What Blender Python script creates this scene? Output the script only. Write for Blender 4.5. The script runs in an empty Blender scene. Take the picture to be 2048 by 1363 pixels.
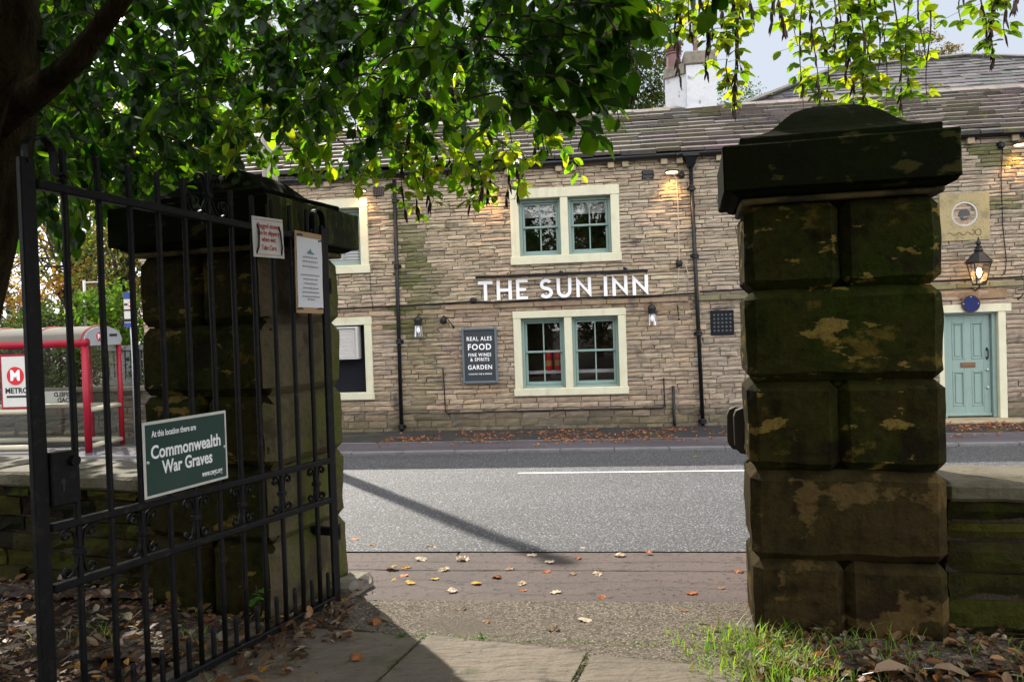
import bpy, bmesh, math, random
from mathutils import Vector, Matrix, noise
R = random.Random(7)
C = bpy.context.scene.collection
SC = bpy.context.scene

# ------------------------------------------------------------------ camera
F_PX, ROLL, PITCH, HC = 1553.0, .033, .017, 1.74
cp, sp = math.cos(PITCH), math.sin(PITCH)
FWD = Vector((0, cp, -sp)); UP0 = Vector((0, sp, cp)); RT0 = Vector((1, 0, 0))
UP = UP0 * math.cos(ROLL) + RT0 * math.sin(ROLL)
RT = RT0 * math.cos(ROLL) - UP0 * math.sin(ROLL)
cam_d = bpy.data.cameras.new('camera'); cam = bpy.data.objects.new('camera', cam_d); C.objects.link(cam)
cam_d.sensor_width = 36; cam_d.lens = F_PX / 2048 * 36; cam_d.clip_start = .05; cam_d.clip_end = 3000
m = Matrix((RT, UP, -FWD)).transposed().to_4x4(); m.translation = Vector((0, 0, HC)); cam.matrix_world = m
SC.camera = cam

# ------------------------------------------------------------------ light
SUN_AZ, SUN_EL = math.radians(-29), math.radians(44)      # azimuth from +Y towards +X
sd = Vector((math.sin(SUN_AZ) * math.cos(SUN_EL), math.cos(SUN_AZ) * math.cos(SUN_EL), math.sin(SUN_EL)))
sl = bpy.data.lights.new('sun', 'SUN'); so = bpy.data.objects.new('sun', sl); C.objects.link(so)
sl.energy = 4.6; sl.angle = math.radians(.7); sl.color = (1, .93, .82)
so.rotation_euler = sd.to_track_quat('Z', 'Y').to_euler()
W = bpy.data.worlds.new('World'); SC.world = W; W.use_nodes = True
nt = W.node_tree; nt.nodes.clear()
wo = nt.nodes.new('ShaderNodeOutputWorld'); bg = nt.nodes.new('ShaderNodeBackground')
sky = nt.nodes.new('ShaderNodeTexSky'); sky.sky_type = 'NISHITA'; sky.sun_disc = False
sky.sun_elevation = SUN_EL; sky.sun_rotation = SUN_AZ; sky.air_density = 1.3; sky.dust_density = 2.5; sky.ozone_density = 1.2
tc = nt.nodes.new('ShaderNodeTexCoord'); mp = nt.nodes.new('ShaderNodeMapping'); mp.inputs['Scale'].default_value = (1, 1, 2.2)
cn = nt.nodes.new('ShaderNodeTexNoise'); cn.inputs['Scale'].default_value = 2.1; cn.inputs['Detail'].default_value = 6; cn.inputs['Roughness'].default_value = .55
cr = nt.nodes.new('ShaderNodeValToRGB'); cr.color_ramp.elements[0].position = .36; cr.color_ramp.elements[1].position = .62
cr.color_ramp.elements[0].color = (.9, .9, .9, 1); cr.color_ramp.elements[1].color = (.95, .95, .95, 1)
mx = nt.nodes.new('ShaderNodeMix'); mx.data_type = 'RGBA'; mx.inputs[7].default_value = (6.3, 6.9, 7.9, 1)
L = nt.links.new
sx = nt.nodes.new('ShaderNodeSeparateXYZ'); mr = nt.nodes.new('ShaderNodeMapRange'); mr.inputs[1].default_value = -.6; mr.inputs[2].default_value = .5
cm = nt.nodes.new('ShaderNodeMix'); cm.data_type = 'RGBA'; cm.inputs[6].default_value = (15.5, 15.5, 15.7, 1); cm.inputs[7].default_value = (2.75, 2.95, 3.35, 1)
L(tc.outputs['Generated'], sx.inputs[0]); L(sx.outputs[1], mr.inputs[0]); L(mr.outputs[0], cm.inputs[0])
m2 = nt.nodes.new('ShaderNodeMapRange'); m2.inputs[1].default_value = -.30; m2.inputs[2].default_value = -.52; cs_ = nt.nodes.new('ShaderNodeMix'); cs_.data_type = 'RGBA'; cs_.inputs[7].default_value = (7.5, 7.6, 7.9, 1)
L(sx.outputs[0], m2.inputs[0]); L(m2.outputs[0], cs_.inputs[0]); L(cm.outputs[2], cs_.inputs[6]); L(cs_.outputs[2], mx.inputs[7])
L(tc.outputs['Generated'], mp.inputs[0]); L(mp.outputs[0], cn.inputs['Vector']); L(cn.outputs['Fac'], cr.inputs[0])
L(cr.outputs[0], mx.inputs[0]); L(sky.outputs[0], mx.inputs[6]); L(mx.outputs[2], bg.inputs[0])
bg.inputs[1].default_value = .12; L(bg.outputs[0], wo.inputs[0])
SC.view_settings.view_transform = 'Standard'; SC.view_settings.look = 'None'; SC.view_settings.exposure = 1.07; SC.view_settings.gamma = 1
SC.cycles.max_bounces = 8; SC.cycles.diffuse_bounces = 4; SC.cycles.transparent_max_bounces = 24

# ------------------------------------------------------------------ frames and measuring helpers
TH = math.atan(.115)
WALL = Matrix.Translation((0, 16.3, 0)) @ Matrix.Rotation(-TH, 4, 'Z')      # local x along the facade, y into the building
ROADM = Matrix.Rotation(-TH, 4, 'Z')                                          # local x along the road, y across it

def ray(px, py):
    dx, dy = px - 1024, py - 681.5
    return FWD + RT * (dx / F_PX) - UP * (dy / F_PX)
def hit(px, py, p0, n):
    d = ray(px, py); c = Vector((0, 0, HC)); p0 = Vector(p0); n = Vector(n)
    return c + d * ((p0 - c).dot(n) / d.dot(n))
def wp(px, py, y=0):                                                          # photo measurement -> (along, height) on the facade
    n = WALL.to_3x3() @ Vector((0, 1, 0))
    q = WALL.inverted() @ hit(px, py, WALL @ Vector((0, y, 0)), n)
    return q.x, q.z

# ------------------------------------------------------------------ mesh helpers
class MB:
    def __init__(self): self.v = []; self.f = []; self.mi = []; self.col = []; self.m = 0; self.c = (1, 1, 1); self.X = Matrix(); self.uv = None
    def add(self, vs, fs, convex=False):
        b = len(self.v); vs = [Vector(p) for p in vs]
        if convex:
            cen = sum(vs, Vector()) / len(vs); out = []
            for f in fs:
                p = [vs[i] for i in f]; n = Vector()
                for i in range(len(p)):
                    a, q = p[i], p[(i + 1) % len(p)]; n += Vector(((a.y - q.y) * (a.z + q.z), (a.z - q.z) * (a.x + q.x), (a.x - q.x) * (a.y + q.y)))
                fc = sum(p, Vector()) / len(p)
                out.append(f if n.dot(fc - cen) >= 0 else tuple(reversed(f)))
            fs = out
        X = self.X
        self.v += [X @ p for p in vs]
        for f in fs: self.f.append(tuple(i + b for i in f)); self.mi.append(self.m); self.col.append(self.c)
    def box(self, a, b, bev=0.0):
        x0, y0, z0 = (min(a[i], b[i]) for i in range(3)); x1, y1, z1 = (max(a[i], b[i]) for i in range(3))
        if bev <= 0:
            vs = [(x, y, z) for x in (x0, x1) for y in (y0, y1) for z in (z0, z1)]
            self.add(vs, [(0, 1, 3, 2), (4, 6, 7, 5), (0, 4, 5, 1), (2, 3, 7, 6), (0, 2, 6, 4), (1, 5, 7, 3)], True); return
        lo, hi = (x0, y0, z0), (x1, y1, z1); vs = []; ix = {}
        for s in [(i, j, k) for i in (0, 1) for j in (0, 1) for k in (0, 1)]:
            base = [hi[i] if s[i] else lo[i] for i in range(3)]
            for ax in range(3):
                p = list(base)
                for o in range(3):
                    if o != ax: p[o] += -bev if s[o] else bev
                ix[(s, ax)] = len(vs); vs.append(p)
        fs = []
        for ax in range(3):
            o = [i for i in range(3) if i != ax]
            for s in (0, 1):
                cs = []
                for a_, b_ in ((0, 0), (1, 0), (1, 1), (0, 1)):
                    t = [0, 0, 0]; t[ax] = s; t[o[0]] = a_; t[o[1]] = b_; cs.append(ix[(tuple(t), ax)])
                fs.append(tuple(cs))
            for a_ in (0, 1):
                for b_ in (0, 1):
                    t0 = [0, 0, 0]; t0[o[0]] = a_; t0[o[1]] = b_; t1 = list(t0); t1[ax] = 1
                    t0, t1 = tuple(t0), tuple(t1)
                    fs.append((ix[(t0, o[0])], ix[(t1, o[0])], ix[(t1, o[1])], ix[(t0, o[1])]))
        for s in [(i, j, k) for i in (0, 1) for j in (0, 1) for k in (0, 1)]: fs.append((ix[(s, 0)], ix[(s, 1)], ix[(s, 2)]))
        self.add(vs, fs, True)
    def tube(self, path, r, n=8, caps=True, flat=None):
        P = [Vector(p) for p in path]; rs = r if isinstance(r, list) else [r] * len(P)
        vs = []; fs = []; prev = None
        for i, p in enumerate(P):
            d = (P[min(i + 1, len(P) - 1)] - P[max(i - 1, 0)]).normalized()
            if flat is not None: a = Vector(flat)
            elif prev is None: a = Vector((0, 0, 1)) if abs(d.z) < .9 else Vector((1, 0, 0))
            else: a = prev
            a = (a - d * a.dot(d)).normalized(); prev = a; b = d.cross(a)
            rr = rs[i]; ra, rb = rr if isinstance(rr, tuple) else (rr, rr)
            for k in range(n):
                t = 2 * math.pi * (k + .5) / n; vs.append(p + a * (math.cos(t) * ra) + b * (math.sin(t) * rb))
        for i in range(len(P) - 1):
            for k in range(n):
                k2 = (k + 1) % n; fs.append((i * n + k, i * n + k2, i * n + n + k2, i * n + n + k))
        if caps: fs.append(tuple(range(n - 1, -1, -1))); e = (len(P) - 1) * n; fs.append(tuple(range(e, e + n)))
        self.add(vs, fs)
    def lathe(self, prof, c=(0, 0, 0), n=16, ax='z', caps=True):
        vs = []; fs = []
        for r, h in prof:
            for k in range(n):
                t = 2 * math.pi * (k + .5) / n; q = (r * math.cos(t), r * math.sin(t), h)
                if ax == 'y': q = (q[0], q[2], q[1])
                vs.append((c[0] + q[0], c[1] + q[1], c[2] + q[2]))
        for i in range(len(prof) - 1):
            for k in range(n): k2 = (k + 1) % n; fs.append((i * n + k, i * n + k2, (i + 1) * n + k2, (i + 1) * n + k))
        if caps: fs.append(tuple(range(n - 1, -1, -1))); e = (len(prof) - 1) * n; fs.append(tuple(range(e, e + n)))
        self.add(vs, fs)
    def prism(self, poly, y0, y1):                                             # polygon in x,z pushed from y0 to y1
        n = len(poly); vs = [(x, y0, z) for x, z in poly] + [(x, y1, z) for x, z in poly]
        ar = sum(poly[i][0] * poly[(i + 1) % n][1] - poly[(i + 1) % n][0] * poly[i][1] for i in range(n))
        fs = [tuple(range(n)), tuple(range(2 * n - 1, n - 1, -1))] + [(i, i + n, (i + 1) % n + n, (i + 1) % n) for i in range(n)]
        if (ar > 0) == (y0 > y1): fs = [tuple(reversed(f)) for f in fs]
        self.add(vs, fs)
    def strip(self, path, w, y0, y1):                                          # thick stroke in x,z
        P = [Vector((p[0], p[1])) for p in path]; l = []; r = []
        for i, p in enumerate(P):
            d = (P[min(i + 1, len(P) - 1)] - P[max(i - 1, 0)]).normalized(); n = Vector((-d.y, d.x)) * (w / 2)
            l.append(p + n); r.append(p - n)
        for i in range(len(P) - 1):
            q = [(l[i].x, l[i].y), (l[i + 1].x, l[i + 1].y), (r[i + 1].x, r[i + 1].y), (r[i].x, r[i].y)]
            vs = [(x, y0, z) for x, z in q] + [(x, y1, z) for x, z in q]
            fs = [(0, 1, 2, 3), (7, 6, 5, 4), (0, 4, 5, 1), (3, 2, 6, 7)]
            if i == 0: fs.append((0, 3, 7, 4))
            if i == len(P) - 2: fs.append((1, 5, 6, 2))
            self.add(vs, fs)
    def build(self, name, mats, parent=None, smooth=False, **tags):
        me = bpy.data.meshes.new(name); me.from_pydata([tuple(p) for p in self.v], [], self.f)
        mats = mats if isinstance(mats, (list, tuple)) else [mats]
        for q in mats: me.materials.append(q)
        me.polygons.foreach_set('material_index', self.mi)
        if any(c != (1, 1, 1) for c in self.col):
            a = me.attributes.new('col', 'FLOAT_COLOR', 'FACE')
            a.data.foreach_set('color', [x for c in self.col for x in (c[0], c[1], c[2], 1)])
        if smooth: me.polygons.foreach_set('use_smooth', [True] * len(me.polygons))
        me.update(); o = bpy.data.objects.new(name, me); C.objects.link(o)
        if parent: o.parent = parent
        tag(o, **tags); return o

def tag(o, label=None, cat=None, group=None, kind=None):
    if label: o['label'] = label
    if cat: o['category'] = cat
    if group: o['group'] = group
    if kind: o['kind'] = kind
    return o
def thing(name, M, label, cat, group=None):
    o = bpy.data.objects.new(name, None); C.objects.link(o); o.empty_display_size = .1
    o.matrix_world = M if isinstance(M, Matrix) else Matrix.Translation(M)
    return tag(o, label, cat, group)
def on_wall(t, z, y=0): return WALL @ Matrix.Translation((t, y, z))
def copy_tree(o, label=None, parent=None):
    c = o.copy(); C.objects.link(c)
    if parent: c.parent = parent
    if label: c['label'] = label
    for ch in list(o.children): copy_tree(ch, None, c)
    return c
def text_into(mb, s, size, X, align='CENTER', bold=0.0, depth=.002, shear=0, spacing=1, xs=1.0, zs=1.0):
    cu = bpy.data.curves.new('lettering_curve', 'FONT'); cu.body = s; cu.size = size; cu.align_x = align; cu.align_y = 'CENTER'
    cu.offset = bold * size; cu.extrude = depth; cu.shear = shear; cu.space_character = spacing; cu.resolution_u = 3
    o = bpy.data.objects.new('lettering_curve', cu); C.objects.link(o)
    dg = bpy.context.evaluated_depsgraph_get(); ev = o.evaluated_get(dg); me = ev.to_mesh()
    old = mb.X; mb.X = old @ X
    mb.add([(v.co.x * xs, -v.co.z, v.co.y * zs) for v in me.vertices], [tuple(p.vertices) for p in me.polygons])
    mb.X = old; ev.to_mesh_clear(); bpy.data.objects.remove(o); bpy.data.curves.remove(cu)
def T(x=0, y=0, z=0): return Matrix.Translation((x, y, z))
def lerp(a, b, t): return a + (b - a) * t
def mixc(a, b, t): return tuple(a[i] + (b[i] - a[i]) * t for i in range(3))
def jit(c, s): k = 1 + R.uniform(-s, s); return tuple(max(0, x * k * (1 + R.uniform(-s, s) * .35)) for x in c)
def fbm(p, o=4): return noise.fractal(Vector(p), 1.0, 2.0, o)

# ------------------------------------------------------------------ materials
def mat(name, col=(.5, .5, .5), rough=.6, attr=False, noises=(), bump=(), metal=0, spec=.25, coat=0, emit=None, estr=0, rot=None):
    """noises: (scale, lo, hi, colour, stretch) layers mixed over the base; bump: (scale, distance, stretch)"""
    m = bpy.data.materials.new(name); m.use_nodes = True; t = m.node_tree; b = t.nodes['Principled BSDF']
    b.inputs['Roughness'].default_value = rough; b.inputs['Metallic'].default_value = metal; b.inputs['Specular IOR Level'].default_value = spec
    b.inputs['Coat Weight'].default_value = coat
    if emit: b.inputs['Emission Color'].default_value = (*emit, 1); b.inputs['Emission Strength'].default_value = estr
    tc = t.nodes.new('ShaderNodeTexCoord'); cur = None
    if attr: a = t.nodes.new('ShaderNodeAttribute'); a.attribute_name = 'col'; cur = a.outputs['Color']
    def nz(scale, stretch, detail=5, kind='N'):
        mp = t.nodes.new('ShaderNodeMapping'); mp.inputs['Scale'].default_value = stretch or (1, 1, 1); t.links.new(tc.outputs['Object'], mp.inputs[0])
        if kind == 'V':
            n = t.nodes.new('ShaderNodeTexVoronoi'); n.inputs['Scale'].default_value = scale; t.links.new(mp.outputs[0], n.inputs['Vector']); return n.outputs['Color']
        n = t.nodes.new('ShaderNodeTexNoise'); n.inputs['Scale'].default_value = scale; n.inputs['Detail'].default_value = detail; n.inputs['Roughness'].default_value = .62
        t.links.new(mp.outputs[0], n.inputs['Vector']); return n.outputs['Fac']
    for L_ in noises:
        sc, lo, hi, c = L_[:4]; st = L_[4] if len(L_) > 4 else None; kd = L_[5] if len(L_) > 5 else 'N'
        n = nz(sc, st, 6, kd); mr = t.nodes.new('ShaderNodeMapRange'); mr.inputs[1].default_value = lo; mr.inputs[2].default_value = hi
        t.links.new(n, mr.inputs[0]); mxn = t.nodes.new('ShaderNodeMix'); mxn.data_type = 'RGBA'
        t.links.new(mr.outputs[0], mxn.inputs[0])
        if cur is None: mxn.inputs[6].default_value = (*col, 1)
        else: t.links.new(cur, mxn.inputs[6])
        if isinstance(c, float):
            ml = t.nodes.new('ShaderNodeMix'); ml.data_type = 'RGBA'; ml.blend_type = 'MULTIPLY'; ml.inputs[0].default_value = 1; ml.inputs[7].default_value = (c, c, c, 1)
            if cur is None: ml.inputs[6].default_value = (*col, 1)
            else: t.links.new(cur, ml.inputs[6])
            t.links.new(ml.outputs[2], mxn.inputs[7])
        else: mxn.inputs[7].default_value = (*c, 1)
        cur = mxn.outputs[2]
    if cur is None: b.inputs['Base Color'].default_value = (*col, 1)
    else: t.links.new(cur, b.inputs['Base Color'])
    prev = None
    for sc, dist, *st in bump:
        n = nz(sc, st[0] if st else None, 4); bp = t.nodes.new('ShaderNodeBump'); bp.inputs['Distance'].default_value = dist; bp.inputs['Strength'].default_value = 1
        t.links.new(n, bp.inputs['Height'])
        if prev: t.links.new(prev, bp.inputs['Normal'])
        prev = bp.outputs[0]
    if prev: t.links.new(prev, b.inputs['Normal'])
    return m
def leaf_mat(name, trans=.5, rough=.35, spec=.4, tint=(1.6, 1.9, .7)):
    m = bpy.data.materials.new(name); m.use_nodes = True; t = m.node_tree; b = t.nodes['Principled BSDF']; out = t.nodes['Material Output']
    a = t.nodes.new('ShaderNodeAttribute'); a.attribute_name = 'col'
    b.inputs['Roughness'].default_value = rough; b.inputs['Specular IOR Level'].default_value = spec; t.links.new(a.outputs['Color'], b.inputs['Base Color'])
    ml = t.nodes.new('ShaderNodeMix'); ml.data_type = 'RGBA'; ml.blend_type = 'MULTIPLY'; ml.inputs[0].default_value = 1; ml.inputs[7].default_value = (*tint, 1)
    ml.clamp_result = True
    t.links.new(a.outputs['Color'], ml.inputs[6]); tr = t.nodes.new('ShaderNodeBsdfTranslucent'); t.links.new(ml.outputs[2], tr.inputs[0])
    ms = t.nodes.new('ShaderNodeMixShader'); ms.inputs[0].default_value = trans
    t.links.new(b.outputs[0], ms.inputs[1]); t.links.new(tr.outputs[0], ms.inputs[2]); t.links.new(ms.outputs[0], out.inputs[0]); return m
def glass_mat(name, tint=(1, 1, 1), refl=.12):
    m = bpy.data.materials.new(name); m.use_nodes = True; t = m.node_tree; t.nodes.remove(t.nodes['Principled BSDF']); out = t.nodes['Material Output']
    tr = t.nodes.new('ShaderNodeBsdfTransparent'); tr.inputs[0].default_value = (*tint, 1); gl = t.nodes.new('ShaderNodeBsdfGlossy'); gl.inputs['Roughness'].default_value = .01
    fr = t.nodes.new('ShaderNodeFresnel'); fr.inputs[0].default_value = 1.5
    ad = t.nodes.new('ShaderNodeMath'); ad.operation = 'ADD'; ad.inputs[1].default_value = refl; ad.use_clamp = True; t.links.new(fr.outputs[0], ad.inputs[0])
    ms = t.nodes.new('ShaderNodeMixShader'); t.links.new(ad.outputs[0], ms.inputs[0]); t.links.new(tr.outputs[0], ms.inputs[1]); t.links.new(gl.outputs[0], ms.inputs[2])
    t.links.new(ms.outputs[0], out.inputs[0]); return m

M = dict(
    stone=mat('sandstone', attr=True, rough=.85, noises=((5, .45, .7, .72), (38, .45, .75, .7), (2.2, .58, .72, (.10, .09, .075))), bump=((30, .012, (1, 1, 2.2)), (110, .004))),
    mortar=mat('lime_mortar', (.13, .115, .09), .95, noises=((2.5, .5, .62, (.28, .25, .205)), (9, .4, .7, .6)), bump=((60, .006),)),
    dressed=mat('dressed_sandstone', (.33, .26, .17), .85, noises=((4, .45, .7, (.22, .18, .12)), (30, .5, .75, .75)), bump=((40, .005),)),
    cream=mat('cream_masonry_paint', (.55, .53, .39), .6, noises=((3, .45, .8, (.46, .44, .31)), (1.1, .55, .75, (.42, .405, .30), (4, 1, .5)), (40, .62, .8, .86)), bump=((18, .004), (90, .0015))),
    teal=mat('teal_gloss_paint', (.205, .285, .258), .35, noises=((5, .5, .8, .9),), bump=((60, .0006),)),
    black=mat('black_gloss_iron', (.006, .0065, .008), .35, noises=((25, .5, .8, (.03, .03, .032)),), bump=((70, .001),)),
    iron=mat('weathered_black_iron', (.005, .005, .0055), .48, noises=((22, .55, .75, (.022, .02, .018)), (9, .66, .76, (.04, .02, .01)), (60, .6, .7, (.015, .015, .015))), bump=((55, .0022), (160, .0008)), spec=.16),
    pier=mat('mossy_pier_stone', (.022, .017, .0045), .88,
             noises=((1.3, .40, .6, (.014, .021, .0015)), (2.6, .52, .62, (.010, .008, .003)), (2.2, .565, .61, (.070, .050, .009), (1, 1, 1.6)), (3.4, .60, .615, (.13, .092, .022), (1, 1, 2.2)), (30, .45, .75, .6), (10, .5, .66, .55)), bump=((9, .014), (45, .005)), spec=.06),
    pierbrown=mat('brown_pier_stone', (.034, .0235, .009), .88, noises=((1.3, .42, .6, (.024, .020, .006)), (2.6, .5, .62, (.018, .012, .006)), (2.2, .56, .585, (.075, .050, .018), (1, 1, 1.5)), (30, .45, .75, .65), (10, .5, .66, .6)), bump=((9, .014), (45, .005)), spec=.06),
    pierside=mat('lit_pier_side_stone', (.105, .082, .052), .88, noises=((1.4, .42, .6, (.062, .066, .010), (1.5, 1.5, .5)), (3, .52, .62, (.05, .04, .02)), (30, .45, .75, .65)), bump=((9, .012), (45, .006))),  # lighter copy of the pier stone, light on that side put into colour
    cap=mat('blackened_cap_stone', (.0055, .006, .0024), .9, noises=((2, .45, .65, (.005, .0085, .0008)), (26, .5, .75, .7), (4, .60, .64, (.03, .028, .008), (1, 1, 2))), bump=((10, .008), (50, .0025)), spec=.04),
    green=mat('algae_streaked_stone', (.022, .026, .006), .88, noises=((7, .5, .66, (.10, .13, .008), (3, 3, .2)), (2, .5, .62, (.014, .014, .005)), (30, .45, .75, .7)), bump=((12, .01), (60, .005))),
    wallstone=mat('mossy_wall_stone', attr=True, rough=.9, noises=((3, .5, .62, (.028, .034, .004)), (25, .45, .72, .65)), bump=((20, .015), (90, .005)), spec=.05),
    slate=mat('stone_roof_slate', attr=True, rough=.72, noises=((6, .5, .7, .7), (45, .5, .72, .75), (3, .62, .72, (.13, .13, .045))), bump=((25, .008), (90, .003))),
    gutter=mat('black_gutter_plastic', (.007, .008, .011), .35, spec=.4),
    asphalt=mat('road_asphalt', (.054, .056, .063), .6, noises=((.5, .4, .7, (.042, .044, .050)), (.9, .5, .72, .78, (.18, 1.6, 1)), (62, .2, .8, .22, None, 'V'), (50, .55, .62, (.36, .37, .40)), (46, .46, .40, .3, (1.3, 1, 1)), (.16, .45, .6, .82, (.5, 3, 1))), bump=((52, .028), (100, .01)), spec=.6),
    footway=mat('pinkish_footway_asphalt', (.095, .070, .062), .75, noises=((1.2, .42, .66, (.070, .055, .050), (.8, 1, 1)), (120, .45, .7, .55), (22, .60, .63, .3), (7, .62, .66, .6), (50, .6, .63, .5)), bump=((120, .004), (22, .006), (3, .012))),
    darkpath=mat('dark_far_footway', (.030, .028, .030), .85, noises=((2, .45, .65, (.02, .019, .02)), (100, .5, .7, .6), (1.1, .58, .7, (.05, .06, .02))), bump=((90, .004),)),
    purple=mat('grey_far_footway_edge', (.078, .068, .078), .75, noises=((2, .45, .65, (.055, .050, .058), (.3, 1, 1)), (100, .5, .7, .7)), bump=((90, .003),)),
    kerb=mat('concrete_kerb', (.15, .142, .142), .8, noises=((4, .45, .7, .75), (60, .5, .7, .8)), bump=((60, .003),)),
    gravel=mat('exposed_aggregate', (.135, .108, .080), .85, noises=((60, .2, .85, .3, None, 'V'), (80, .56, .64, (.33, .29, .23)), (1.5, .5, .7, (.085, .07, .052))), bump=((85, .012), (160, .005))),
    flag=mat('york_stone_flag', (.140, .113, .086), .75, noises=((1.4, .42, .66, (.095, .080, .056)), (9, .5, .68, (.12, .10, .08)), (60, .5, .75, .7), (2.4, .58, .7, (.065, .066, .034)), (26, .64, .68, (.05, .045, .035))), bump=((3.2, .03), (5, .03, (1, 3.5, 1)), (22, .006), (90, .002))),
    soil=mat('dark_soil', (.045, .032, .022), .95, noises=((8, .4, .7, (.022, .016, .012)), (60, .5, .7, .5)), bump=((25, .02), (90, .008))),
    grassland=mat('rough_ground', (.06, .07, .03), .95, noises=((.3, .4, .7, (.05, .045, .03)),)),
    white=mat('white_road_paint', (.58, .58, .56), .7, noises=((60, .52, .62, (.30, .30, .30)), (7, .6, .7, (.34, .34, .34))), bump=((90, .004),)),
    render=mat('white_chimney_render', (.50, .51, .53), .85, noises=((3, .5, .75, (.40, .41, .43)), (5, .60, .66, (.24, .245, .26))), bump=((14, .008), (60, .003))),
    capstone=mat('chimney_cap_stone', (.20, .175, .14), .9, noises=((8, .45, .7, (.11, .10, .085)),), bump=((25, .01),)),
    pot=mat('mauve_clay_pot', (.16, .085, .085), .6, noises=((8, .5, .7, .7),)),
    lead=mat('lead_flashing', (.33, .35, .38), .5, bump=((20, .006),)),
    moss=mat('roof_moss', (.10, .11, .025), .95, noises=((12, .45, .65, (.16, .12, .05)),), bump=((40, .02),)),
    glass=glass_mat('window_glass', refl=.055), clear=glass_mat('shelter_glass', (.86, .90, .88), .05), lampglass=glass_mat('lamp_glass', (.9, .9, .9), .02),
    blind=mat('white_slatted_blind', (.42, .44, .42), .6), room=mat('dim_room_wall', (.045, .038, .03), .9), ledge=mat('painted_ledge', (.5, .52, .54), .5),
    red=mat('fire_red_paint', (.55, .02, .015), .35), board=mat('charcoal_sign_board', (.036, .041, .046), .6, spec=.2), boardframe=mat('grey_sign_frame', (.10, .125, .15), .4),
    lettering=mat('white_lettering', (.82, .82, .84), .5), signwhite=mat('sign_white', (.52, .51, .48), .5, noises=((6, .5, .75, .88),)), signgreen=mat('dark_green_enamel', (.022, .052, .042), .35, noises=((3, .45, .75, (.035, .06, .052)),)),
    cardboard=mat('cardboard', (.36, .24, .13), .9), paper=mat('laminated_paper', (.62, .63, .67), .35, bump=((7, .004),)), inkred=mat('faded_red_ink', (.42, .06, .06), .7), ink=mat('faded_ink', (.28, .24, .25), .8), inkteal=mat('teal_ink', (.09, .24, .27), .8),
    metrored=mat('crimson_shelter_paint', (.27, .008, .022), .4, noises=((6, .5, .8, .8),)), perspex=mat('weathered_perspex_roof', (.12, .11, .092), .9, noises=((4, .45, .7, (.11, .10, .08), (.5, 3, 3)),)),
    railcream=mat('cream_rail_plastic', (.40, .36, .27), .45), logored=mat('logo_red', (.52, .02, .03), .5), logoblack=mat('logo_black', (.02, .02, .02), .5), bluepanel=mat('stop_sign_blue', (.03, .06, .22), .4),
    plaque=mat('blue_plaque_enamel', (.004, .013, .085), .5, spec=.2), timber=mat('grey_fence_timber', (.17, .175, .175), .85, noises=((4, .4, .7, (.11, .115, .115), (6, 6, .4)),)),
    pole=mat('weathered_pole_timber', (.28, .25, .22), .9, noises=((5, .4, .7, .6, (6, 6, .3)),)), bark=mat('tree_bark', (.050, .037, .019), .95, noises=((4, .42, .62, (.017, .013, .006), (2, 2, .6)), (2.2, .6, .7, (.045, .045, .015))), bump=((7, .08, (2.4, 2.4, .6)), (30, .02)), spec=.08),
    farbark=mat('far_tree_bark', (.06, .05, .04), .95), leaf=leaf_mat('glossy_leaf', .5, .36, .35, (3.2, 3.6, .6)), laburnum=leaf_mat('thin_leaf', .6, .45, .3, (1.9, 2.0, .5)), farleaf=leaf_mat('far_leaf', .45, .6, .2, (1.6, 1.7, .7)),
    dead=leaf_mat('dry_leaf', .15, .55, .2, (1.3, 1.1, .8)), grass=leaf_mat('grass_blade', .45, .45, .3, (1.6, 1.9, .6)), pod=mat('dry_pod', (.05, .03, .022), .7), twig=mat('twig_bark', (.05, .036, .024), .85), steel=mat('galvanised_steel', (.45, .46, .48), .4, metal=.6),
    brass=mat('dull_bronze', (.16, .09, .05), .45, metal=.5), grille=mat('grey_louvre', (.42, .41, .39), .5), darkpanel=mat('navy_black_panel', (.007, .0075, .011), .7, spec=.15), cable=mat('dark_cable', (.01, .0095, .01), .7, spec=.2), palecable=mat('pale_cable', (.42, .37, .30), .6),
    lampbody=mat('lamp_housing', (.009, .0095, .01), .5, spec=.3), glow=mat('warm_lamp_glow', (1, .8, .5), .5, emit=(1, .62, .25), estr=7), glowcool=mat('pale_bulb', (.8, .85, .95), .3, emit=(.8, .88, 1), estr=.25), extlabel=mat('orange_label', (.5, .22, .08), .5))

# ------------------------------------------------------------------ ground
Z_PTS = [(-400, 0), (4.3, 0), (4.95, -.02), (6.2, -.065), (6.21, -.085), (10, -.25), (13.15, -.395), (13.16, -.45), (16.3, -.45), (24, -.4), (400, 0)]
def gz(d):
    for (a, za), (b, zb) in zip(Z_PTS, Z_PTS[1:]):
        if a <= d <= b: return lerp(za, zb, (d - a) / (b - a))
    return 0
def road_sheet(name, d0, d1, dz, m, t0=-34, t1=34, nt=34, nd=6, zf=None, kind='structure'):
    mb = MB(); mb.X = ROADM; vs = []; fs = []
    for i in range(nd + 1):
        d = lerp(d0, d1, i / nd)
        for j in range(nt + 1): vs.append((lerp(t0, t1, j / nt), d, (zf(d) if zf else gz(d)) + dz))
    for i in range(nd):
        for j in range(nt): a = i * (nt + 1) + j; fs.append((a, a + 1, a + nt + 2, a + nt + 1))
    mb.add(vs, fs); return mb.build(name, m, kind=kind)
g = MB(); g.X = ROADM; ds = [-300, -60, -20, -5, 0, 2, 3, 4.3, 4.95, 6.2, 6.21, 8, 10, 12, 13.15, 16.3, 24, 60, 300]; ts = [-300, -90, -40, -20, -12, -6, -3, 0, 3, 6, 12, 20, 40, 90, 300]
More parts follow.
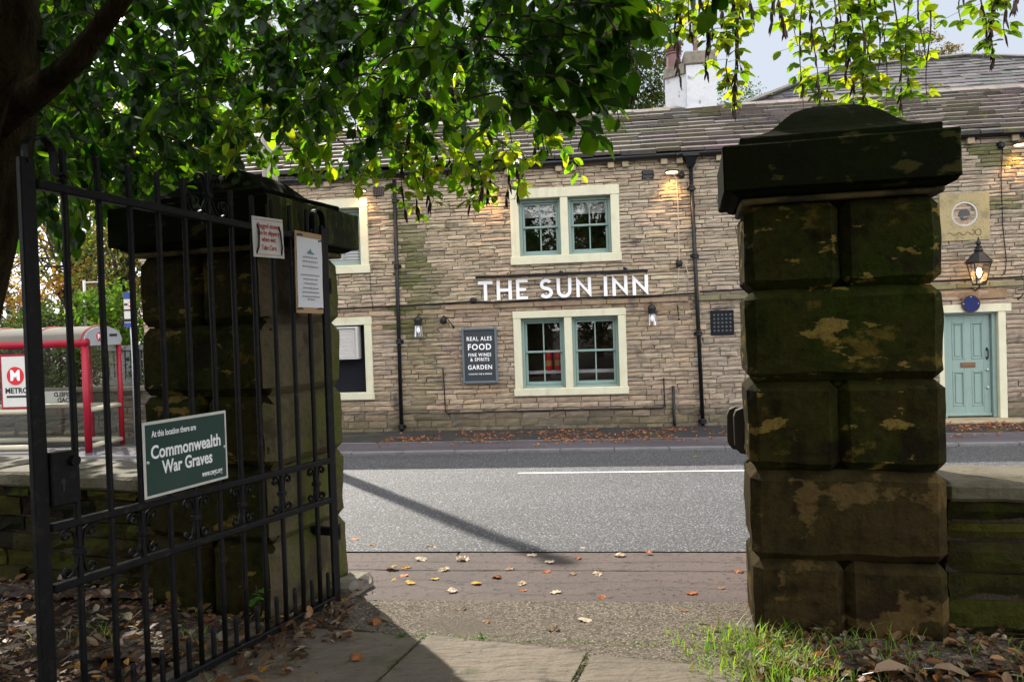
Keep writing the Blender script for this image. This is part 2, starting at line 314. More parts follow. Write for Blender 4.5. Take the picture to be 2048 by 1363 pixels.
g.add([(t, d, gz(d) - .03) for d in ds for t in ts], [(i * len(ts) + j, i * len(ts) + j + 1, (i + 1) * len(ts) + j + 1, (i + 1) * len(ts) + j) for i in range(len(ds) - 1) for j in range(len(ts) - 1)])
g.build('ground', M['soil'], kind='structure')
road_sheet('road', 6.2, 13.15, .0, M['asphalt'], nd=10)
FZ = lambda d: -.35 + (d - 13.3) * -.014
road_sheet('near_footway', 4.93, 6.04, .006, M['footway'], nd=4)
def bar_along(name, d0, d1, z0, z1, m, seglen, t0=-30, t1=30, bev=.01):
    mb = MB(); mb.X = ROADM; t = t0
    while t < t1: mb.box((t, d0, z0), (t + seglen - .006, d1, z1 + R.uniform(-.003, .003)), bev); t += seglen
    return mb.build(name, m, kind='structure')
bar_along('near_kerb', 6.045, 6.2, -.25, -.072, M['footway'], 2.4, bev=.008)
def crack(name, d, t0, t1, w, amp, dz, m, seed):
    mb = MB(); mb.X = ROADM; n = int((t1 - t0) / .06); P = []
    for i in range(n + 1):
        t = lerp(t0, t1, i / n); c = d + amp * fbm((t * .9, seed, 0)) + amp * .35 * fbm((t * 7, seed, 3)); h = w * (.45 + .8 * abs(fbm((t * 5, seed, 8)))); P += [(t, c - h, gz(c) + dz), (t, c + h, gz(c) + dz)]
    mb.add(P, [(2 * i, 2 * i + 2, 2 * i + 3, 2 * i + 1) for i in range(n)]); return mb.build(name, m, kind='structure')
crack('kerb_shadow_line', 6.232, -8, 8, .026, .004, .004, M['soil'], 1)  # dark strip laid in as the shadow line along the kerb edge
crack('pavement_joint', 5.62, -6, 6, .008, .03, .0105, M['soil'], 2); crack('pavement_joint', 5.84, -6, 3, .0035, .05, .0105, M['soil'], 5); crack('pavement_joint', 5.35, -3, 1.2, .003, .10, .0105, M['soil'], 9); crack('pavement_joint', 5.15, -2, 2.5, .0025, .14, .0105, M['soil'], 12)
bar_along('far_kerb', 13.15, 13.29, -.6, -.348, M['kerb'], .914)
road_sheet('far_footway_edge', 13.29, 14.35, 0, M['purple'], zf=FZ)
bar_along('far_edging', 14.352, 14.40, -.5, FZ(14.4) + .004, M['kerb'], .914, bev=.004)
road_sheet('far_footway', 14.402, 16.5, 0, M['darkpath'], zf=FZ)
rl = MB(); rl.X = ROADM
def line_piece(t0, t1, d, w):
    n = 14
    for i in range(n):
        a, b = lerp(t0, t1, i / n), lerp(t0, t1, (i + 1) / n); w0 = w / 2
        rl.add([(a, d - w0 + fbm((a * 3, 1, 0)) * .006, gz(d - w0) + .005), (b, d - w0 + fbm((b * 3, 1, 0)) * .006, gz(d - w0) + .005), (b, d + w0 + fbm((b * 3, 5, 0)) * .006, gz(d + w0) + .005), (a, d + w0 + fbm((a * 3, 5, 0)) * .006, gz(d + w0) + .005)], [(0, 1, 2, 3)])
line_piece(-1.2, 2.9, 10.68, .085); line_piece(5.0, 9.0, 10.68, .085); line_piece(-9.2, -5.2, 10.68, .085)
rl.build('road_line', M['white'], kind='structure')
road_sheet('gateway_strip', 3.95, 4.925, .008, M['gravel'], t0=-2.9, t1=2.6, nt=10, nd=3)

# flagged path: slabs with open joints
fl = MB(); fl.X = T(-.14, 4.22, 0) @ Matrix.Rotation(math.radians(-18), 4, 'Z')
def slab(x0, x1, y0, y1, dz):
    n, k = max(2, int((x1 - x0) / .09)), max(2, int((y1 - y0) / .09)); vs = []; fs = []
    for j in range(-1, k + 2):
        for i in range(-1, n + 2):
            ii, jj = min(max(i, 0), n), min(max(j, 0), k); x, y = lerp(x0, x1, ii / n), lerp(y0, y1, jj / k)
            edge = ii in (0, n) or jj in (0, k); w = .012 * fbm((x * 5, y * 5, dz * 90)) if edge else 0
            z = .020 + dz + .007 * fbm((x * 2.2, y * 2.2, dz * 50)) - (.006 if edge else 0)
            if i != ii or j != jj: z = -.02
            vs.append((x + w, y + w * .7, z))
    for j in range(k + 2):
        for i in range(n + 2): a = j * (n + 3) + i; fs.append((a, a + 1, a + n + 4, a + n + 3))
    fl.add(vs, fs)
slab(-1.55, -.44, -.02, -.95, .0); slab(-.415, .50, .02, -.80, .004); slab(.53, 1.30, .0, -.86, -.002); 
slab(-1.5, -.5, -.98, -1.9, .003); slab(-.47, .42, -.83, -1.75, 0); slab(.45, 1.2, -.89, -1.8, .004)
fl.build('path', M['flag'], kind='structure')
pb = MB(); pb.X = fl.X; pb.add([(-1.6, -2.0, .006), (1.35, -2.0, .006), (1.42, .03, .006), (-1.6, .03, .006)], [(0, 1, 2, 3)]); pb.build('path_bed', M['soil'], kind='structure')

# ------------------------------------------------------------------ stonework
def stones(mb, t0, t1, z0, z1, holes, hr, lr, colf, proud=(.016, .05), rough=.011, gap=.016):
    z = z0; row = 0
    while z < z1 - .03:
        h = R.uniform(*hr) if not callable(hr) else hr(z)
        if z + h > z1 - .04: h = z1 - z
        zc = z + h / 2; iv = [(t0, t1)]
        for a, b, c, d in holes:
            if c < zc < d:
                nv = []
                for p, q in iv:
                    if b <= p or a >= q: nv.append((p, q)); continue
                    if a > p: nv.append((p, a))
                    if b < q: nv.append((b, q))
                iv = nv
        for p, q in iv:
            t = p
            while t < q - .02:
                l = R.uniform(*lr) * (1.3 if R.random() < .2 else 1)
                if t + l > q - .1: l = q - t
                one_stone(mb, t + gap / 2, t + l - gap / 2, z + gap / 2, z + h - gap / 2, colf(t + l / 2, zc), R.uniform(*proud), rough); t += l
        z += h; row += 1
def one_stone(mb, a, b, c, d, col, out, rough):
    n = max(2, int((b - a) / .11)); k = 2 if d - c < .16 else 3; vs = []; fs = []; s = R.random() * 99; tl = R.uniform(-.012, .012); tv = R.uniform(-.006, .012)
    wob = [R.uniform(-.006, .006) for _ in range(4)]
    for j in range(-1, k + 2):
        for i in range(-1, n + 2):
            ii, jj = min(max(i, 0), n), min(max(j, 0), k); u, v = ii / n, jj / k
            x = lerp(a, b, u); zz = lerp(c + lerp(wob[0], wob[1], u), d + lerp(wob[2], wob[3], u), v)
            e = ii in (0, n) or jj in (0, k)
            y = -(out + tl * (u - .5) * 2 + tv * (v - .5) * 2 + rough * fbm((x * 9 + s, zz * 16, s)) * 1.4 - (.008 if e else 0))
            if i != ii or j != jj: y = .02
            if e: x += R.uniform(-.003, .003); zz += R.uniform(-.003, .003)
            vs.append((x, y, zz))
    for j in range(k + 2):
        for i in range(n + 2): q = j * (n + 3) + i; fs.append((q, q + 1, q + n + 4, q + n + 3))
    mb.c = col; mb.add(vs, fs)
def backing(mb, t0, t1, z0, z1, holes, y=0):
    ts = sorted({t0, t1, *[h[0] for h in holes], *[h[1] for h in holes]}); zs = sorted({z0, z1, *[h[2] for h in holes], *[h[3] for h in holes]})
    ts = [t for t in ts if t0 <= t <= t1]; zs = [q for q in zs if z0 <= q <= z1]
    for a, b in zip(ts, ts[1:]):
        for c, d in zip(zs, zs[1:]):
            if any(h[0] <= (a + b) / 2 <= h[1] and h[2] <= (c + d) / 2 <= h[3] for h in holes): continue
            mb.add([(a, y, c), (b, y, c), (b, y, d), (a, y, d)], [(0, 1, 2, 3)])

# ------------------------------------------------------------------ the pub
pub = thing('pub_building', WALL @ T(0, 0, -.45), 'two storey tan sandstone pub with cream window surrounds, stone slate roof and white chimney', 'pub')
PX = T(0, 0, .45)
def P(): b = MB(); b.X = PX; return b
UP_W = (.045, 2.32, 3.04, 4.61); LO_W = (.03, 2.385, .303, 2.075); UL_W = (-5.25, -3.0, 3.01, 4.61); LL_W = (-5.3, -3.0, .304, 2.076)
DOOR = (8.45, 9.80, -.37, 1.93)
holes = [(a + .04, b - .04, c + .04, d - .04) for a, b, c, d in (UP_W, LO_W, UL_W, LL_W)] + [(8.47, 9.72, -.46, 1.80)]
T0, T1, ZE = -8.2, 15, 5.16
def facecol(t, z):
    k = R.random(); n = fbm((t * .5, z * .7, 3))
    if z > 2.3: c = (.425, .342, .240) if k < .66 else (.375, .297, .206) if k < .86 else (.48, .38, .275) if k < .96 else (.34, .26, .185)
    else: c = (.37, .28, .195) if k < .6 else (.325, .245, .175) if k < .82 else (.41, .305, .20) if k < .95 else (.27, .21, .16)
    c = jit(c, .09)
    c = mixc(c, (.38, .32, .25), max(0, min(.6, n * .9)))
    if t > 3.9: c = mixc(c, (.27, .235, .20), .35)
    # algae where the two downpipes have leaked, and below the eaves by the lamp
    g_ = 0
    if -2.4 < t < -1.3 and 1.6 < z < 4.6: g_ = max(0, 1 - (t + 2.4) / (.45 + .75 * max(0, 1 - abs(z - 2.5) / 1.6))) ** .6 * (1.0 + .5 * n)
    if -2.4 < t < -1.7 and z <= 1.6: g_ = .35
    if 9.2 < t < 10.0 and (4.6 < z < 5.0 or 3.75 < z < 4.0): g_ = .75
    if z < -.2: g_ = max(g_, .3)
    c = mixc(c, (.085, .10, .022), max(0, min(.82, g_ + R.uniform(-.12, .12) * (g_ > 0)))); 
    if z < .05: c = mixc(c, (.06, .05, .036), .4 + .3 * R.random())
    return c
w = P(); w.m = 1; w.c = (.99, 1, 1); backing(w, T0, T1, -.5, ZE, holes)
w.box((T0 - .0, .3, -.5), (T0 + .35, 7.2, ZE)); w.box((T1 - .35, .3, -.5), (T1, 7.2, ZE)); w.box((T0, 7.2, -.5), (T1, 7.5, ZE))
w.m = 0
hr = lambda z: R.uniform(.12, .17) if z < -.1 else R.uniform(.075, .115) if z < 2.2 else R.uniform(.065, .098)
stones(w, T0, T1, -.46, ZE, holes, hr, (.2, .6), facecol, rough=.010)
w.build('wall', [M['stone'], M['mortar']], pub)

# roof: courses of stone slates
def slate_roof(name, t0, t1, edge, up, n, hr, thick, colf, bounds=None):
    mb = P(); e = Vector(edge); u = Vector(up); un = u.normalized(); nrm = Vector((0, -un.z, un.y)); lens = u.length; g0 = lens / n
    for i in range(n):
        t = t0 + R.uniform(-.3, 0); f = i / n
        while t < t1:
            l = R.uniform(*hr) * lerp(1.15, .8, f); a, b = t, min(t + l, t1); t += l
            if bounds:
                lo, hi = bounds(f); a, b = max(a, lo), min(b, hi)
                if b - a < .05: continue
            p = e + u * f; k = R.uniform(-.008, .020); sag = .03 * fbm((a * .35, i * .12, 1))
            up_ = p + un * (g0 * 1.25) + nrm * (.004 + sag); lo_ = p + nrm * (thick + k + sag) - un * R.uniform(0, .015)
            mb.c = colf(a, i); th = thick * R.uniform(.75, 1.1)
            vs = []
            for x, j in ((a + .007, R.uniform(-.008, .008)), (b - .007, R.uniform(-.008, .008))):
                vs += [(x, (lo_ + nrm * j).y, (lo_ + nrm * j).z), (x, up_.y, up_.z), (x, (up_ - nrm * th).y, (up_ - nrm * th).z), (x, (lo_ - nrm * th).y, (lo_ - nrm * th).z)]
            mb.add(vs, [(0, 1, 2, 3), (4, 5, 6, 7), (0, 1, 5, 4), (3, 2, 6, 7), (0, 3, 7, 4)], True)
    return mb.build(name, M['slate'], pub)
def slatecol(t, i):
    c = jit((.125, .108, .095) if R.random() < .7 else (.085, .074, .067), .24)
    return mixc(c, (.10, .095, .03), max(0, fbm((t * .8, i * .5, 7)) * .9))
RIDGE_Y, RIDGE_Z = 3.5, 7.0
slate_roof('roof', T0 - .1, T1 + .1, (0, -.22, 5.17), (0, RIDGE_Y + .22, RIDGE_Z - 5.17), 11, (.34, .85), .08, slatecol)
def slatecol2(t, i): return jit((.085, .08, .082) if R.random() < .75 else (.12, .115, .115), .22)
tA = wp(1436, 205, 4.2)[0]; tB = wp(1664, 136, 7.44)[0]; tC = wp(1940, 113, 7.6)[0]
def bnd(f): return (lerp(tA + .25, tC - .3, f) if f > .72 else lerp(tA + .25, tB + .25, f / .72), 99)
zr = wp(1940, 113, 7.9)[1]
slate_roof('rear_roof', 4.5, 18, (0, 4.2, RIDGE_Z - .12), (0, 3.7, zr - RIDGE_Z + .12), 15, (.3, .6), .028, slatecol2, lambda f: (lerp(tA, tB, min(1, f / .88)) if f <= .88 else lerp(tB, tC, (f - .88) / .12), min(17.5, tC + .2 + (1 - f) * 8.5)))
rb = P(); rb.c = (.15, .14, .13)
rb.add([(T0, .0, 5.10), (T1, .0, 5.10), (T1, RIDGE_Y, RIDGE_Z - .1), (T0, RIDGE_Y, RIDGE_Z - .1), (T1, 7.3, 5.1), (T0, 7.3, 5.1)], [(0, 1, 2, 3), (3, 2, 4, 5)])
rb.add([(tA, 3.9, RIDGE_Z - .45), (18, 3.9, RIDGE_Z - .45), (tC + .3, 7.9, zr - .16), (tC, 7.9, zr - .16), (tB + .1, 7.44, lerp(RIDGE_Z, zr, .88) - .2)], [(0, 1, 2, 3, 4)])
rb.build('roof_underlay', M['slate'], pub)
rd = P()
for t in [T0 + i * .5 for i in range(int((T1 - T0) / .5))]:
    rd.c = jit((.21, .18, .15), .2); z = RIDGE_Z + .03 + .025 * fbm((t * .5, 0, 1)); y = RIDGE_Y
    rd.add([(t, y - .2, z - .085), (t + .49, y - .2, z - .085), (t + .49, y, z + .05), (t, y, z + .05), (t, y + .2, z - .085), (t + .49, y + .2, z - .085)], [(0, 1, 2, 3), (3, 2, 5, 4), (0, 3, 4), (1, 5, 2)])
rd.build('ridge_stones', M['slate'], pub)
hp = P(); hp.c = (.15, .145, .13)
pts = [Vector((tA, 4.2, RIDGE_Z + .02)), Vector((tB, 7.46, lerp(RIDGE_Z, zr, .88) + .03)), Vector((tC, 7.9, zr + .03)), Vector((tC + 8.4, 4.3, RIDGE_Z))]
hp.tube(pts, [(.07, .16)] * 4, 6, flat=(0, 0, 1)); hp.build('hip_stones', M['slate'], pub)
ms = P()
for i in range(420):
    t = R.uniform(4.4, T1) if R.random() < .8 else R.uniform(2, 15); dz = abs(R.gauss(0, .05)); k = R.uniform(.02, .07)
    if fbm((t * .9, 2, 2)) < -.05: continue
    y = RIDGE_Y - .1 - R.random() * .2
    ms.lathe([(k, 0), (k * .8, k * .35), (k * .2, k * .55)], (t, y, RIDGE_Z - .03 - (RIDGE_Y - y) * .5 + .03), 6)
for i in range(160):
    f = R.random(); p = pts[0].lerp(pts[1], f) if R.random() < .5 else pts[1].lerp(pts[2], f); k = R.uniform(.02, .05)
    ms.lathe([(k, 0), (k * .8, k * .35), (k * .2, k * .55)], (p.x + R.uniform(-.1, .2), p.y - .12, p.z - .03), 6)
ms.build('roof_moss', M['moss'], pub, kind='stuff')
gt = P()
prof = [(-.055, 0), (-.05, -.05), (-.03, -.085), (.0, -.10), (.03, -.085), (.05, -.05), (.055, 0), (.047, 0), (.0, -.085), (-.047, 0)]
def gutter_z(t): return 5.13 + .011 * t
for a, b in [(T0, -4.5), (-4.5, -.5), (-.5, 3.5), (3.5, 4.8), (4.8, 8.5), (8.5, 12), (12, T1)]:
    vs = []
    for t in (a, b): vs += [(t, -.15 + y, gutter_z(t) + z) for y, z in prof]
    n = len(prof); gt.add(vs, [(i, (i + 1) % n, (i + 1) % n + n, i + n) for i in range(n)])
    gt.tube([(b - .04, -.15, gutter_z(b) - .045), (b + .04, -.15, gutter_z(b) - .045)], .068, 10)
gt.build('gutter', M['gutter'], pub, True)
fa = P(); fa.add([(T0, -.03, 5.04), (T1, -.03, 5.2), (T1, -.03, 5.28), (T0, -.03, 5.15)], [(0, 1, 2, 3)]); fa.build('fascia', M['gutter'], pub)
for k, x in enumerate([520, 547, 630, 656, 714, 741, 815, 842, 914, 942, 1015, 1043, 1117, 1145, 1221, 1250, 1327, 1358, 1437, 1466, 1545, 1573, 1655, 1683, 1765, 1795, 1903, 1936, 2025, 2056]):
    t = wp(x, 360 - .068 * (x - 590))[0]; q = P(); z = gutter_z(t) - .09; q.box((t - .065, -.13, z - .125), (t + .065, .1, z), .008); q.build('corbel', M['dressed'], pub)

# string course: weathered stone band
st = P()
t = wp(890, 615)[0]
while t < T1 - .5:
    l = R.uniform(.5, 1.1); z = 2.205 + .012 * max(0, t - 3.8); q = R.uniform(-.01, .01)
    if not (3.15 < t < 3.75):
        st.c = jit((.30, .22, .145), .15) if t < 3 else jit((.20, .175, .10), .15)
        st.box((t, -.085 + q, z - .05), (t + l - .008, .05, z + .055 + q), .018)
    t += l
    if 3.15 < t < 3.75 and st.v: st.build('string_course', M['stone'], pub); st = P(); t = 3.75
st.build('string_course', M['stone'], pub)
for a, b, z0, z1 in ((2.75, 3.7, 1.98, 2.14), (8.5, 9.75, 2.0, 2.2)): lt = P(); lt.c = (.25, .175, .11); lt.box((a, -.04, z0), (b, .05, z1), .012); lt.build('lintel_stone', M['stone'], pub)

# windows
def sash(parent, a, b, c, d, y=.13):
    """two-over-two sliding sash filling a..b, c..d"""
    f = P(); J = .055; mid = (c + d) / 2 + .02
    f.box((a, y - .02, c), (a + J, y + .12, d), .004); f.box((b - J, y - .02, c), (b, y + .12, d), .004)
    f.box((a + J, y - .018, d - J * 1.2), (b - J, y + .12, d), .004); f.box((a + J, y - .03, c), (b - J, y + .12, c + .045), .004)
    f.build('sash_box', M['teal'], parent)
    for nm, z0, z1, yy in (('upper_sash', mid - .02, d - J * 1.2 - .002, y + .035), ('lower_sash', c + .047, mid + .025, y + .075)):
        s = P(); a2, b2 = a + J + .002, b - J - .002; w_ = .05
        s.box((a2, yy, z0), (a2 + w_, yy + .036, z1), .006); s.box((b2 - w_, yy, z0), (b2, yy + .036, z1), .006)
        hb = .075 if nm == 'lower_sash' else .045
        s.box((a2 + w_, yy + .001, z0), (b2 - w_, yy + .035, z0 + hb), .006); s.box((a2 + w_, yy + .001, z1 - .045), (b2 - w_, yy + .035, z1), .006)
        m_ = (a2 + b2) / 2; s.box((m_ - .014, yy + .003, z0 + hb), (m_ + .014, yy + .033, z1 - .045), .005)
        s.build(nm, M['teal'], parent)
        p = P(); p.add([(a2 + .03, yy + .02, z0 + .03), (b2 - .03, yy + .02, z0 + .03), (b2 - .03, yy + .02, z1 - .03), (a2 + .03, yy + .02, z1 - .03)], [(0, 1, 2, 3)]); p.build('pane', M['glass'], parent)
def surround(Wn, mull, jw, head, sill, mats=M['cream'], lights=True):
    a, b, c, d = Wn; s = P(); y0 = -.055
    s.box((a + .01, y0, c + sill), (a + jw, .28, d - head), .008); s.box((b - jw, y0, c + sill), (b - .01, .28, d - head), .008)
    s.box((a, y0 - .006, d - head), (b, .28, d), .010); s.box((a - .01, y0 - .03, c), (b + .012, .28, c + sill), .010)
    if mull: s.box((mull[0], y0 + .006, c + sill), (mull[1], .28, d - head), .006)
    return s.build('window', mats, pub)
def reveal(parent, a, b, c, d, depth=1.9):
    r = P(); y0 = .29; A, B, C_, D = a - .4, b + .4, c - .5, d + .3
    r.add([(A, y0, C_), (B, y0, C_), (B, y0, D), (A, y0, D), (A, depth, C_), (B, depth, C_), (B, depth, D), (A, depth, D)], [(4, 5, 6, 7), (0, 1, 5, 4), (3, 2, 6, 7), (0, 3, 7, 4), (1, 2, 6, 5)])
    return r.build('room', M['room'], parent)
def blind_part(parent, a, b, z0, z1, y=.27, slat=.03, cords=True):
    q = P(); z = z1
    while z > z0: q.box((a, y, z - slat * .72), (b, y + .012, z)); z -= slat
    if cords:
        for f in (.22, .78): x = lerp(a, b, f); q.box((x - .012, y - .006, z0 - .01), (x + .012, y - .002, z1))
    q.build('blind', M['blind'], parent)
wu = surround(UP_W, (1.095, 1.255), .185, .20, .175)
for a, b in ((.23, 1.095), (1.255, 2.135)): sash(wu, a, b, 3.215, 4.41)
blind_part(wu, .29, 1.04, 4.06, 4.36, slat=.012); blind_part(wu, 1.31, 2.08, 4.09, 4.36, slat=.012); reveal(wu, .2, 2.2, 3.2, 4.4)
wl = surround(LO_W, (1.105, 1.26), .17, .15, .155)
for a, b in ((.20, 1.105), (1.26, 2.215)): sash(wl, a, b, .458, 1.925)
reveal(wl, .2, 2.2, .45, 1.9)
q = P(); q.box((-.1, .55, .72), (2.5, .78, .79), .01); q.build('window_ledge', M['ledge'], wl)
wul = surround(UL_W, (-4.27, -4.11), .185, .20, .175)
for a, b in ((-5.065, -4.27), (-4.11, -3.185)):
    sash(wul, a, b, 3.185, 4.41); blind_part(wul, a + .06, b - .06, 3.2, 4.36, slat=.065, cords=False)
reveal(wul, -5.1, -3.1, 3.2, 4.4)
wll = surround(LL_W, (-4.4, -4.25), .17, .17, .155)
q = P(); q.box((-5.13, .12, .459), (-4.4, .2, 1.906)); q.box((-4.25, .12, .459), (-3.17, .2, 1.906)); q.build('blanking_panel', M['darkpanel'], wll)

# door
dr = P(); J = .075
dr.box((8.57, .06, -.33), (8.57 + J, .26, 1.78), .004); dr.box((9.50, .06, -.33), (9.575, .26, 1.78), .004); dr.box((8.57 + J, .061, 1.70), (9.50, .26, 1.78), .004)
door = dr.build('door', M['teal'], pub)
lf = P(); a, b, c, d = 8.65, 9.495, -.31, 1.695; lf.box((a, .155, c), (b, .20, d))
for x0, x1, z0, z1 in ((a, a + .13, c, d), (b - .13, b, c, d), ((a + b) / 2 - .065, (a + b) / 2 + .065, c, d)): lf.box((x0, .135, z0), (x1, .158, z1), .004)
for x0, x1 in ((a + .13, (a + b) / 2 - .065), ((a + b) / 2 + .065, b - .13)):
    for z0, z1 in ((c, c + .2), (.58, .82), (d - .15, d)): lf.box((x0, .137, z0), (x1, .158, z1), .003)
    for z0, z1 in ((c + .2, .58), (.82, d - .15)):
        for q0, q1, q2, q3 in ((x0, x0 + .03, z0, z1), (x1 - .03, x1, z0, z1), (x0 + .03, x1 - .03, z0, z0 + .03), (x0 + .03, x1 - .03, z1 - .03, z1)): lf.box((q0, .128, q2), (q1, .157, q3), .008)
        lf.box((x0 + .055, .143, z0 + .055), (x1 - .055, .156, z1 - .055), .008)
leaf_o = lf.build('door_leaf', M['teal'], door)
kb = P(); kb.box((a, .10, c), (b, .14, c + .06), .012); kb.build('weatherboard', M['teal'], door)
k = P(); k.box(((a + b) / 2 - .14, .122, .655), ((a + b) / 2 + .14, .137, .755), .005); k.box(((a + b) / 2 - .11, .115, .68), ((a + b) / 2 + .11, .124, .73), .003); k.build('letterbox', M['brass'], door)
k = P(); k.tube([(9.43, .12, .83), (9.43, .085, .85), (9.43, .08, .92), (9.43, .085, .99), (9.43, .12, 1.01)], .012, 8); k.box((9.41, .125, .80), (9.45, .137, .86), .004); k.box((9.41, .125, .98), (9.45, .137, 1.04), .004); k.build('pull_handle', M['black'], door)
for z in (.60, .25): k = P(); k.lathe([(.026, .137), (.028, .125), (.02, .10), (.004, .095)], (9.43, 0, z), 12, 'y'); k.build('lock_cover', M['steel'], door)
ds_ = P(); ds_.box((8.47, -.035, -.36), (8.568, .28, 1.74), .008); ds_.box((9.577, -.035, -.36), (9.72, .28, 1.74), .008); ds_.box((8.38, -.045, 1.742), (9.82, .28, 1.90), .010)
ds_.build('door_surround', M['cream'], pub)
sp_ = P(); sp_.box((8.3, -.45, -.5), (9.95, .24, -.335), .015); sp_.build('doorstep', M['dressed'], pub)
q = P(); q.box((8.6, .21, -.33), (9.55, .27, 1.77)); q.build('door_backing', M['room'], door)

# chimney
ch = P(); ta, za = wp(1374, 216, 3.3); tb, zt = wp(1431, 99, 3.3)
zcap = wp(1400, 128, 3.3)[1]
ch.box((ta, 3.3, za - .6), (tb, 3.95, zcap), .01)
tl = wp(1329, 146, 3.72)[0]; zl = zcap - .19
ch.prism([(0, 0)], 0, 0) if False else None
pl = [(ta, 3.36), (tl, 3.72), (tl + .06, 4.3), (ta, 4.0)]
ch.add([(x, y, za - .7) for x, y in pl] + [(x, y, zl) for x, y in pl], [(0, 1, 5, 4), (1, 2, 6, 5), (2, 3, 7, 6), (0, 3, 7, 4), (4, 5, 6, 7)], True)
chim = ch.build('chimney', M['render'], pub)
cc = P(); cc.box((ta - .035, 3.25, zcap), (tb + .03, 4.0, zt), .03)
pl2 = [(ta - .036, 3.30), (tl - .04, 3.67), (tl + .02, 4.4), (ta - .036, 4.05)]
cc.add([(x, y, zl) for x, y in pl2] + [(x + (.03 if i == 1 else 0), y + .02, zl + .25) for i, (x, y) in enumerate(pl2)], [(0, 1, 5, 4), (1, 2, 6, 5), (2, 3, 7, 6), (0, 3, 7, 4), (4, 5, 6, 7), (0, 1, 2, 3)], True)
cc.build('chimney_cap', M['capstone'], chim)
pt = P(); tp, _ = wp(1347, 118, 3.85); z0 = zl + .2
pt.lathe([(.19, z0), (.175, z0 + .3), (.17, z0 + .42), (.2, z0 + .44), (.2, z0 + .47), (.16, z0 + .48)] + [x for i in range(4) for x in ((.2, z0 + .50 + i * .07), (.215, z0 + .53 + i * .07), (.16, z0 + .535 + i * .07))] + [(.14, z0 + .82), (.03, z0 + .9)], (tp, 3.85, 0), 14); pt.build('chimney_pot', M['pot'], chim)
pt = P(); tp, _ = wp(1391, 98, 3.6); pt.tube([(tp, 3.6, zt - .05), (tp - .02, 3.6, zt + 1.5)], .06, 10); pt.build('flue_pipe', M['pot'], chim)
fs_ = P(); fs_.box((ta - .12, 3.2, za - .24), (tb + .1, 3.29, za - .02), .01); fs_.box((tl - .1, 3.35, za - .42), (ta - .13, 3.42, za - .25), .01); fs_.build('flashing', M['lead'], chim)

# rainwater pipes
def downpipe(tt, tb_, z1, z0, label, hopper):
    o = thing('downpipe', on_wall(tb_, z0), label, 'drainpipe', 'downpipes on the pub front')
    b = MB(); y = -.11
    b.tube([(tt - tb_, y, z1 - z0), (lerp(tt, tb_, .5) - tb_, y, (z1 - z0) / 2), (0, y, .02)], .042, 10); b.build('pipe', M['black'], o, True)
    for f in (.02, .36, .66, .92):
        z = (z1 - z0) * f; x = (tt - tb_) * f; c = MB(); c.lathe([(.056, z - .05), (.06, z - .03), (.056, z), (.06, z + .03), (.056, z + .05)], (x, y, 0), 12); c.box((x - .085, -.05, z - .03), (x + .085, -.005, z + .03), .004); c.build('collar', M['black'], o)
    if hopper:
        h = MB(); z = z1 - z0; x = tt - tb_
        h.add([(x - .14, -.26, z + .22), (x + .14, -.26, z + .22), (x + .14, -.02, z + .22), (x - .14, -.02, z + .22), (x - .06, -.17, z), (x + .06, -.17, z), (x + .06, -.05, z), (x - .06, -.05, z)], [(0, 1, 5, 4), (1, 2, 6, 5), (2, 3, 7, 6), (3, 0, 4, 7), (4, 5, 6, 7)], True); h.box((x - .16, -.28, z + .2), (x + .16, -.015, z + .25), .006); h.build('hopper_head', M['black'], o)
    return o
downpipe(-2.38, -2.41, 4.93, -.39, 'black drainpipe rising beside the green algae stain, left of the hanging board', False)
downpipe(3.765, 3.86, 4.86, -.39, 'black drainpipe with a hopper head, right of the two middle windows', True)

